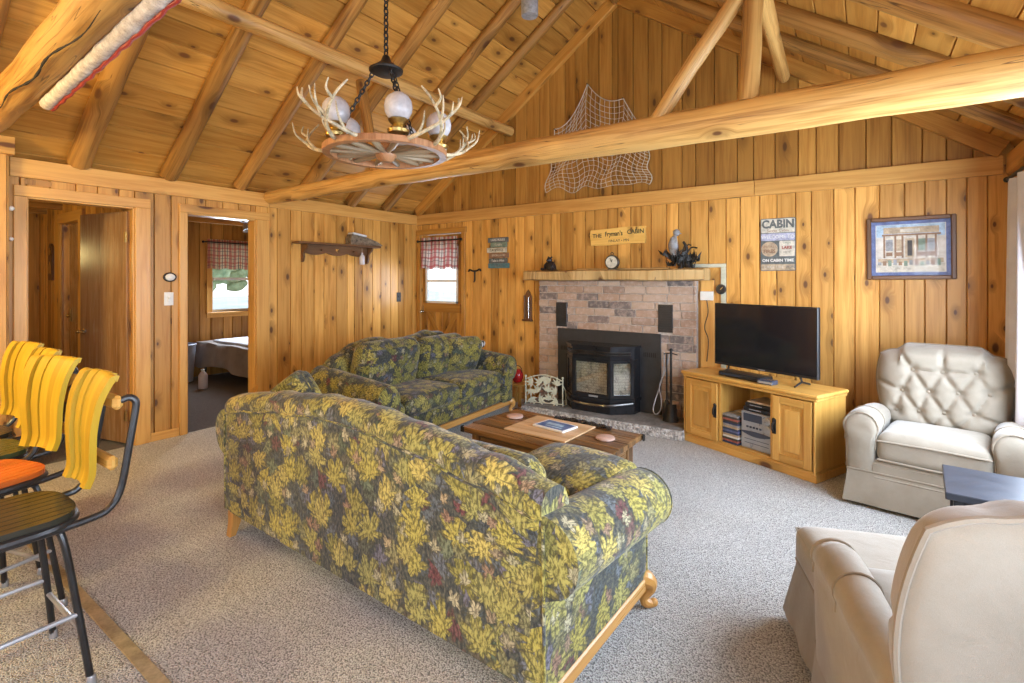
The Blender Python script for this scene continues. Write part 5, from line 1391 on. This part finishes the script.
# curtain
t = thing('curtain', 'long pale curtain gathered at the edge of the window wall', 'curtain', (5.90, -.62, 0))
g = G()
def cu(u, v):
    z = 2.06-2.0*v; y = -.22+.46*u; a = .035*(.5+.5*v)
    return (a*sin(u*2*pi*4.2+v*1.2) - .012*sin(u*11), y + .05*sin(v*3)*(u-.5), z)
g.grid(cu, 70, 16); g.done('cloth', M['curtain'], t, angle=80)
t = thing('curtain_rod', 'thin curtain rod above the window on the right wall', 'curtain rod', (5.90, -1.5, 2.085))
g = G(); g.tube([(0, -1.05, 0), (0, 1.16, 0)], .011, 10); g.ball(.02, T(0, 1.17, 0)); g.ball(.02, T(0, -1.06, 0)); g.done('rod', M['iron'], t)
for y in (-.9, 1.0): g = G(); g.tube([(0, y, 0), (.075, y, 0)], .007, 6); g.done('bracket', M['iron'], t)

# ------------------------------------------------------------------ coffee table
CA = R(-3.8); ct = thing('coffee_table', 'dark rustic plank coffee table in front of the sofa', 'coffee table', (3.415, -2.135, 0), CA)
g = G(); ny = 5
for k in range(ny):
    y0, y1 = -.30+.60*k/ny, -.30+.60*(k+1)/ny; w = .525+.006*((k*3) % 4-1.5)
    g.box(-w, w, y0+.0015, y1-.0015, .383, .42, bev=.004, grain=0)
g.done('tabletop', M['rustic'], ct)
g = G(); g.box(-.46, .46, -.25, -.225, .27, .383, grain=0, bev=.003); g.box(-.46, .46, .225, .25, .27, .383, grain=0, bev=.003); g.box(-.46, -.435, -.225, .225, .27, .383, grain=1, bev=.003); g.box(.435, .46, -.225, .225, .27, .383, grain=1, bev=.003); g.done('apron', M['rustic'], ct)
for sx in (-1, 1):
    for sy in (-1, 1):
        g = G(); g.box(sx*.43-.04, sx*.43+.04, sy*.215-.04, sy*.215+.04, 0, .383, bev=.006); g.done('leg', M['rustic'], ct)
        g = G(); x = sx*.527; y = sy*.30
        g.box(min(x, x-sx*.03), max(x, x-sx*.03), min(y, y+sy*.003), max(y, y+sy*.003), .384, .4215); g.box(min(x, x+sx*.004), max(x, x+sx*.004), min(y, y-sy*.03), max(y, y-sy*.03), .384, .4215); g.done('corner_bracket', M['iron'], ct)
g = G(); g.box(-.43, .43, -.20, .20, .12, .145, grain=0, bev=.003); g.done('lower_shelf', M['rustic'], ct)
def onc(x, y, z): v = Matrix.Rotation(CA, 4, 'Z') @ Vector((x, y, 0)); return (3.415+v.x, -2.135+v.y, z)
t = thing('table_mat', 'pale wooden board lying on the coffee table', 'board', onc(-.015, .02, .4215), CA+R(2))
g = G(); 
for k in range(6): g.box(-.235, .235, -.20+.4*k/6+.0008, -.20+.4*(k+1)/6-.0008, 0, .010, bev=.002, grain=0)
g.done('board', M['board'], t)
t = thing('booklet', 'blue and white booklet on the pale board', 'booklet', onc(.01, .045, .433), CA+R(-4))
g = G(); g.box(-.125, .125, -.085, .085, 0, .012, bev=.002); g.done('pages', M['paper'], t)
g = G(); g.box(-.108, .112, -.068, .072, .012, .0128); c = g.done('cover_picture', M['bluepaper'], t)
g = G(); g.box(-.07, .06, -.01, .028, .0128, .0132); g.box(-.05, .08, -.045, -.03, .0128, .0132); g.done('cover_band', M['p_sky'], c)
for x, y, lab in ((-.375, .10, 'round pinkish coaster on the loveseat end of the coffee table'), (.375, .06, 'round pinkish coaster on the television end of the coffee table')):
    t = thing('coaster', lab, 'coaster', onc(x, y, .4215), 0, 'coasters on the coffee table')
    g = G(); g.lathe([(.055, 0), (.060, .003), (.060, .011), (.054, .014), (.0001, .012)], 24); g.done('disc', M['coaster'], t)
t = thing('braided_strap', 'black braided strap lying along the far edge of the table', 'strap', onc(.08, .262, .4215), CA)
g = G()
for ph in (0, 2*pi/3, 4*pi/3): g.tube([(-.20+.44*k/60, .010*sin(k*.6+ph) - .02*(k/60-.5)**2*4, .013+.007*cos(k*1.2+ph)) for k in range(61)], .007, 6)
g.done('braid', M['black'], t)

# ------------------------------------------------------------------ bar stools
def stool(label, loc, rot, seatmat):
    t = thing('bar_stool', label, 'bar stool', loc, rot, 'bar stools in a row')
    def oy(x): 
        q = min(1, abs(x)/.195); return .20*(1-q**3.2)**(1/3.2)
    ns = 9; g = G()
    for k in range(ns):
        x0, x1 = -.19+.38*k/ns+.0022, -.19+.38*(k+1)/ns-.0022
        xs = [x0+(x1-x0)*i/4 for i in range(5)]
        top = [(x, oy(x)) for x in xs]; bot = [(x, -oy(x)) for x in reversed(xs)]
        poly = [(x, -y) for x, y in top+bot]
        g.prism(poly, -.604, -.575, RX(-pi/2) @ T(0,0,0), grain=2)
    st_ = g.done('seat', M[seatmat], t)
    g = G(); n = 40
    ringp = []
    for k in range(n):
        a = 2*pi*k/n; c, s_ = cos(a), sin(a); r_ = (abs(c)**3.2+abs(s_)**3.2)**(-1/3.2); ringp.append((.193*r_*c, .198*r_*s_, .570))
    g.tube(ringp, .014, 8, closed=True); g.tube([(x*.85, y*.85, .552) for x, y, z in ringp], .011, 8, closed=True); g.done('seat_ring', M['black'], t)
    # slatted back with a curled top
    cl = curve([(-.215, .655), (-.228, .70), (-.228, .77), (-.238, .86), (-.262, .95), (-.292, 1.02), (-.330, 1.062), (-.348, 1.060)], 4)
    cl = [(p[0], p[1]) for p in [Vector((a.x, a.y, 0)) for a in [Vector((q[0], q[1], 0)) for q in [(v.x, v.y) for v in curve([(y, z, 0) for y, z in ((-.236, .655), (-.250, .70), (-.250, .77), (-.250, .86), (-.262, .95), (-.280, 1.005), (-.302, 1.045), (-.318, 1.045))], 4)]]]]
    m = len(cl)
    for k in range(5):
        V = []; th = .011; xm = (k-2)
        cy = .018*(abs(k-2)/2)**2
        for i, (y, z) in enumerate(cl):
            a, b = cl[max(i-1, 0)], cl[min(i+1, m-1)]; wd = .0235 + .0085*(z-.655)/.41*min(1, 1); x0, x1 = -.006+xm*2*wd-wd+.0028, -.006+xm*2*wd+wd-.0028; d = Vector((b[0]-a[0], b[1]-a[1])).normalized(); nx_, nz_ = d.y, -d.x
            V += [(x0, y+cy+nx_*th, z+nz_*th), (x1, y+cy+nx_*th, z+nz_*th), (x1, y+cy-nx_*th, z-nz_*th), (x0, y+cy-nx_*th, z-nz_*th)]
        F = [(0,1,2,3), tuple(4*(m-1)+q for q in (3,2,1,0))] + [(4*i+q, 4*i+4+q, 4*i+4+(q+1) % 4, 4*i+(q+1) % 4) for i in range(m-1) for q in range(4)]
        g = G(); g.add(V, F, grain=2); bmesh.ops.bevel(g.bm, geom=[e for e in g.bm.edges if e.calc_length() > .03 and False], offset=.003) if False else None
        g.done('back_slat', M['yellow'], t, angle=30)
    for z, y in ((.735, -.284), (.955, -.300)):
        g = G(); g.box(-.16, .16, y-.018, y+.016, z-.026, z+.026, bev=.012, grain=0); g.done('back_rail', M['oak'], t)
    for sx in (-1, 1):
        g = G(); g.tube(curve([(sx*.10, .12, .556), (sx*.16, -.05, .556), (sx*.165, -.22, .562), (sx*.160, -.275, .580), (sx*.160, -.308, .64), (sx*.160, -.335, .80), (sx*.160, -.352, .91), (sx*.160, -.354, .952), (sx*.152, -.335, .968), (sx*.145, -.305, .958)], 5), .0125, 10); g.done('back_tube', M['black'], t)
        for sy in (-1, 1):
            g = G(); g.tube(curve([(sx*.05, sy*.10, .548), (sx*.115, sy*.125, .545), (sx*.15, sy*.145, .51), (sx*.175, sy*.175, .28), (sx*.205, sy*.205, .012)], 5), .0115, 10)
            lg = g.done('leg', M['black'], t); g = G(); g.lathe([(.014, 0), (.015, .004), (.014, .03), (.0125, .032)], 12, T(sx*.206, sy*.206, 0)); g.done('foot_cap', M['silver'], lg)
    g = G(); q = .186; zz = .19
    for a, b in (((-q, -q), (q, -q)), ((-q, q), (q, q))): g = G(); g.tube([(*a, zz), (*b, zz)], .009, 8); g.done('chrome_rung', M['silver'], t)
    g = G(); q = .18; zz = .25
    for a, b in (((-q, -q), (-q, q)), ((q, -q), (q, q))): g = G(); g.tube([(*a, zz), (*b, zz)], .009, 8); g.done('side_rung', M['silver'], t)
    return t
stool('bar stool with black slatted seat and yellow slat back, closest to the sofa', (2.70, -4.615, 0), R(181), 'blackslat')
stool('bar stool with orange red seat and yellow slat back', (2.13, -4.585, 0), R(196), 'redslat')
stool('bar stool with dark green seat behind the red-seated stool', (1.69, -4.545, 0), R(186), 'greenslat')
stool('yellow-backed bar stool at the doorway end of the row', (1.27, -4.525, 0), R(190), 'blackslat')
# ------------------------------------------------------------------ seen through the doorways
t = thing('hanging_plaque', 'dark wooden long plaque hung on the hall wall', 'plaque', (-2.86, -3.213, 1.41))
ol = [(-.075, 0), (.075, 0), (.075, .33)] + [(.075*cos(R(a)), .35+.075*sin(R(a))*1.2) for a in range(0, 181, 20)] + [(-.075, .33)]
g = G(); g.prism(ol, -.022, 0); g.done('board', M['walnut'], t)
g = G(); g.lathe([(.04, 0), (.045, .008), (.03, .014), (.0001, .015)], 16, T(0, -.022, .34) @ RX(pi/2)); g.prism([(-.03, .08), (.03, .08), (.035, .16), (.0, .22), (-.035, .16)], -.030, -.02); g.done('carving', M['rafter'], t)
b = thing('bed', 'low bed with taupe spread under the bedroom window', 'bed', (-1.78, -.95, 0))
g = G(); g.soft(2.0, 1.36, .22, .07, T(0, 0, .40), n=12); g.done('mattress', M['sheet'], b)
g = G()
def spread(u, v):
    # draped cover: top with soft ripples, sides falling in folds
    x = -1.04+2.08*u; k = (v-.5)*2; 
    half = .70
    if abs(k) < .72: y = k/.72*half; z = .525 + .006*sin(x*9+y*7)
    else:
        f = (abs(k)-.72)/.28; y = math.copysign(half+.03*f+.02*f*sin(x*14), k); z = .525 - .33*f*(1+.10*sin(x*5))
    return (x, y, z)
g.grid(spread, 40, 28); g.done('bedspread', M['bedspread'], b, angle=80)
g = G(); g.soft(1.3, 1.2, .035, .016, T(-.1, .0, .545), n=8); g.done('folded_linen', M['sheet'], b)
g = G()
for sy in (-1, 1): g.box(-1.0, 1.0, sy*.62-.02, sy*.62+.02, .24, .28, grain=0)
for x in (-.95, -.3, .35, .95): g.box(x-.02, x+.02, -.62, .62, .245, .275, grain=1)
g.done('bed_frame', M['iron'], b)
for sx in (-1, 1):
    for sy in (-1, 1): g = G(); g.tube([(sx*.93, sy*.60, .26), (sx*.95, sy*.62, 0)], .017, 8); g.done('leg', M['iron'], b)
t = thing('laundry_bin', 'pale plastic bin beside the bed in the bedroom doorway', 'bin', (-2.62, -1.93, 0))
V = []; g = G(); g.lathe([(.12, 0), (.15, .01), (.185, .5), (.195, .52), (.185, .53), (.175, .51), (.14, .02), (.001, .02)], 20); g.done('bin', M['bluebin'], t)
t = thing('milky_bottle', 'white bottle on the bedroom floor beside the bed', 'bottle', (-1.95, -1.93, 0))
g = G(); g.lathe([(.05, 0), (.055, .01), (.055, .17), (.03, .21), (.018, .22)], 14); g.done('body', M['soap'], t)
g = G(); g.lathe([(.02, .218), (.021, .25), (.0001, .252)], 12); g.done('cap', M['white'], t)
def valance(label, M0, w, h, mat, folds):
    t = thing('valance', label, 'valance'); t.matrix_world = M0
    def f(u, v): return (-w/2+w*u, .035+.022*sin(u*2*pi*folds+.5*sin(v*5))*(.4+.6*v)+.008*v, h/2 - h*v + .01*sin(u*2*pi*folds/2)*v)
    g = G(); g.grid(f, int(folds*12), 10); c = g.done('cloth', M[mat], t, angle=80)
    g = G(); g.tube([(-w/2-.05, .045, h/2-.045), (w/2+.05, .045, h/2-.045)], .010, 8)
    for s_ in (-1, 1): g.ball(.018, T(s_*(w/2+.06), .045, h/2-.045)); g.tube([(s_*(w/2+.02), .045, h/2-.045), (s_*(w/2+.02), 0, h/2-.045)], .006, 6)
    g.done('rod', M['iron'], t)
valance('tan and red plaid valance over the bedroom window', frame((-2.9+.036, -.91, 1.80), (0,1,0), (1,0,0)), 1.16, .44, 'plaidtan', 11)
valance('red and white plaid valance on the exterior door window', frame((.466, -.018, 1.775), (1,0,0), (0,-1,0)), .66, .42, 'plaidred', 6)
t = thing('spot_fixture', 'three-headed spotlight bar on the bedroom ceiling', 'ceiling light', (-1.85, -1.30, 2.22))
g = G(); g.box(-.02, .02, -.19, .19, -.02, 0, bev=.005); g.done('bar', M['darkchrome'], t)
for y in (-.15, 0, .15):
    g = G(); g.tube([(0, y, -.03), (.02, y, -.06)], .008, 6); g.lathe([(.022, 0), (.03, .02), (.045, .09), (.047, .10), (.038, .098), (.0001, .06)], 14, T(.02, y, -.05) @ RY(R(150))); g.done('spot_head', M['silver'], t)
# ------------------------------------------------------------------ light and camera
wd = bpy.data.worlds.new('daylight'); bpy.context.scene.world = wd; wd.use_nodes = True
nt = wd.node_tree; nt.nodes.clear()
wo = nt.nodes.new('ShaderNodeOutputWorld'); bg = nt.nodes.new('ShaderNodeBackground'); nt.links.new(bg.outputs[0], wo.inputs[0])
tc = nt.nodes.new('ShaderNodeTexCoord'); sp = nt.nodes.new('ShaderNodeSeparateXYZ'); nt.links.new(tc.outputs['Generated'], sp.inputs[0])
rp = nt.nodes.new('ShaderNodeValToRGB'); nt.links.new(sp.outputs[2], rp.inputs[0])
rp.color_ramp.elements[0].position = .0; rp.color_ramp.elements[0].color = (.93, .96, 1, 1)
rp.color_ramp.elements[1].position = .7; rp.color_ramp.elements[1].color = (.55, .72, 1, 1)
nt.links.new(rp.outputs[0], bg.inputs[0]); bg.inputs[1].default_value = 2.0

def area(name, loc, target, sx, sy, power, col, spread=180):
    l = bpy.data.lights.new(name, 'AREA'); l.shape = 'RECTANGLE'; l.size = sx; l.size_y = sy; l.energy = power; l.color = col; l.spread = R(spread)
    o = bpy.data.objects.new(name, l); C.objects.link(o); o.location = loc
    o.rotation_euler = (Vector(target)-Vector(loc)).to_track_quat('-Z', 'Y').to_euler(); return o
def point(name, loc, power, col, r=.1):
    l = bpy.data.lights.new(name, 'POINT'); l.energy = power; l.color = col; l.shadow_soft_size = r
    o = bpy.data.objects.new(name, l); C.objects.link(o); o.location = loc; return o
DAY = (.70, .83, 1.0); WARM = (1.0, .79, .32)
area('window_light_right', (W-.03, (WR1[0]+WR1[1])/2, 1.32), (0, -2.2, 1.0), 2.1, 1.35, 135, DAY)
area('window_light_side', (W-.03, (WR2[0]+WR2[1])/2, 1.32), (0, -4.4, 1.2), 2.0, 1.35, 90, DAY)
area('window_light_rear', ((WF[0]+WF[1])/2, YB+.05, 1.4), (3.3, 0, 1.5), 2.6, 1.4, 28, (.86, .92, 1.0))
area('window_light_door', (.48, -.14, 1.35), (1.2, -3, 1.0), .5, .5, 10, DAY)
area('window_light_bedroom', (-2.70, -.9, 1.45), (0, -1.6, .8), .9, .9, 60, DAY)
point('kitchen_lamp', (1.3, -5.9, 2.2), 175, WARM, .22)
point('fill_lamp', (2.985, -5.4, 3.2), 34, (1.0, .88, .68), .25)  # unseen fill added under the ridge to lift overall brightness, no fixture modelled
point('hall_lamp', (-1.9, -4.3, 1.7), 18, WARM, .12)

cd = bpy.data.cameras.new('camera'); cam = bpy.data.objects.new('camera', cd); C.objects.link(cam)
cam.location = (5.1171, -5.0062, 1.4098); cam.rotation_euler = (pi/2, 0, 0.6105)
cd.sensor_width = 36; cd.lens = 36*504.2/1024; cd.shift_y = -61.3/1024; cd.clip_start = .05
sc = bpy.context.scene; sc.camera = cam
sc.view_settings.view_transform = 'Standard'; sc.view_settings.look = 'None'; sc.view_settings.gamma = 1.0
sc.view_settings.use_curve_mapping = False; sc.view_settings.exposure = 0.15
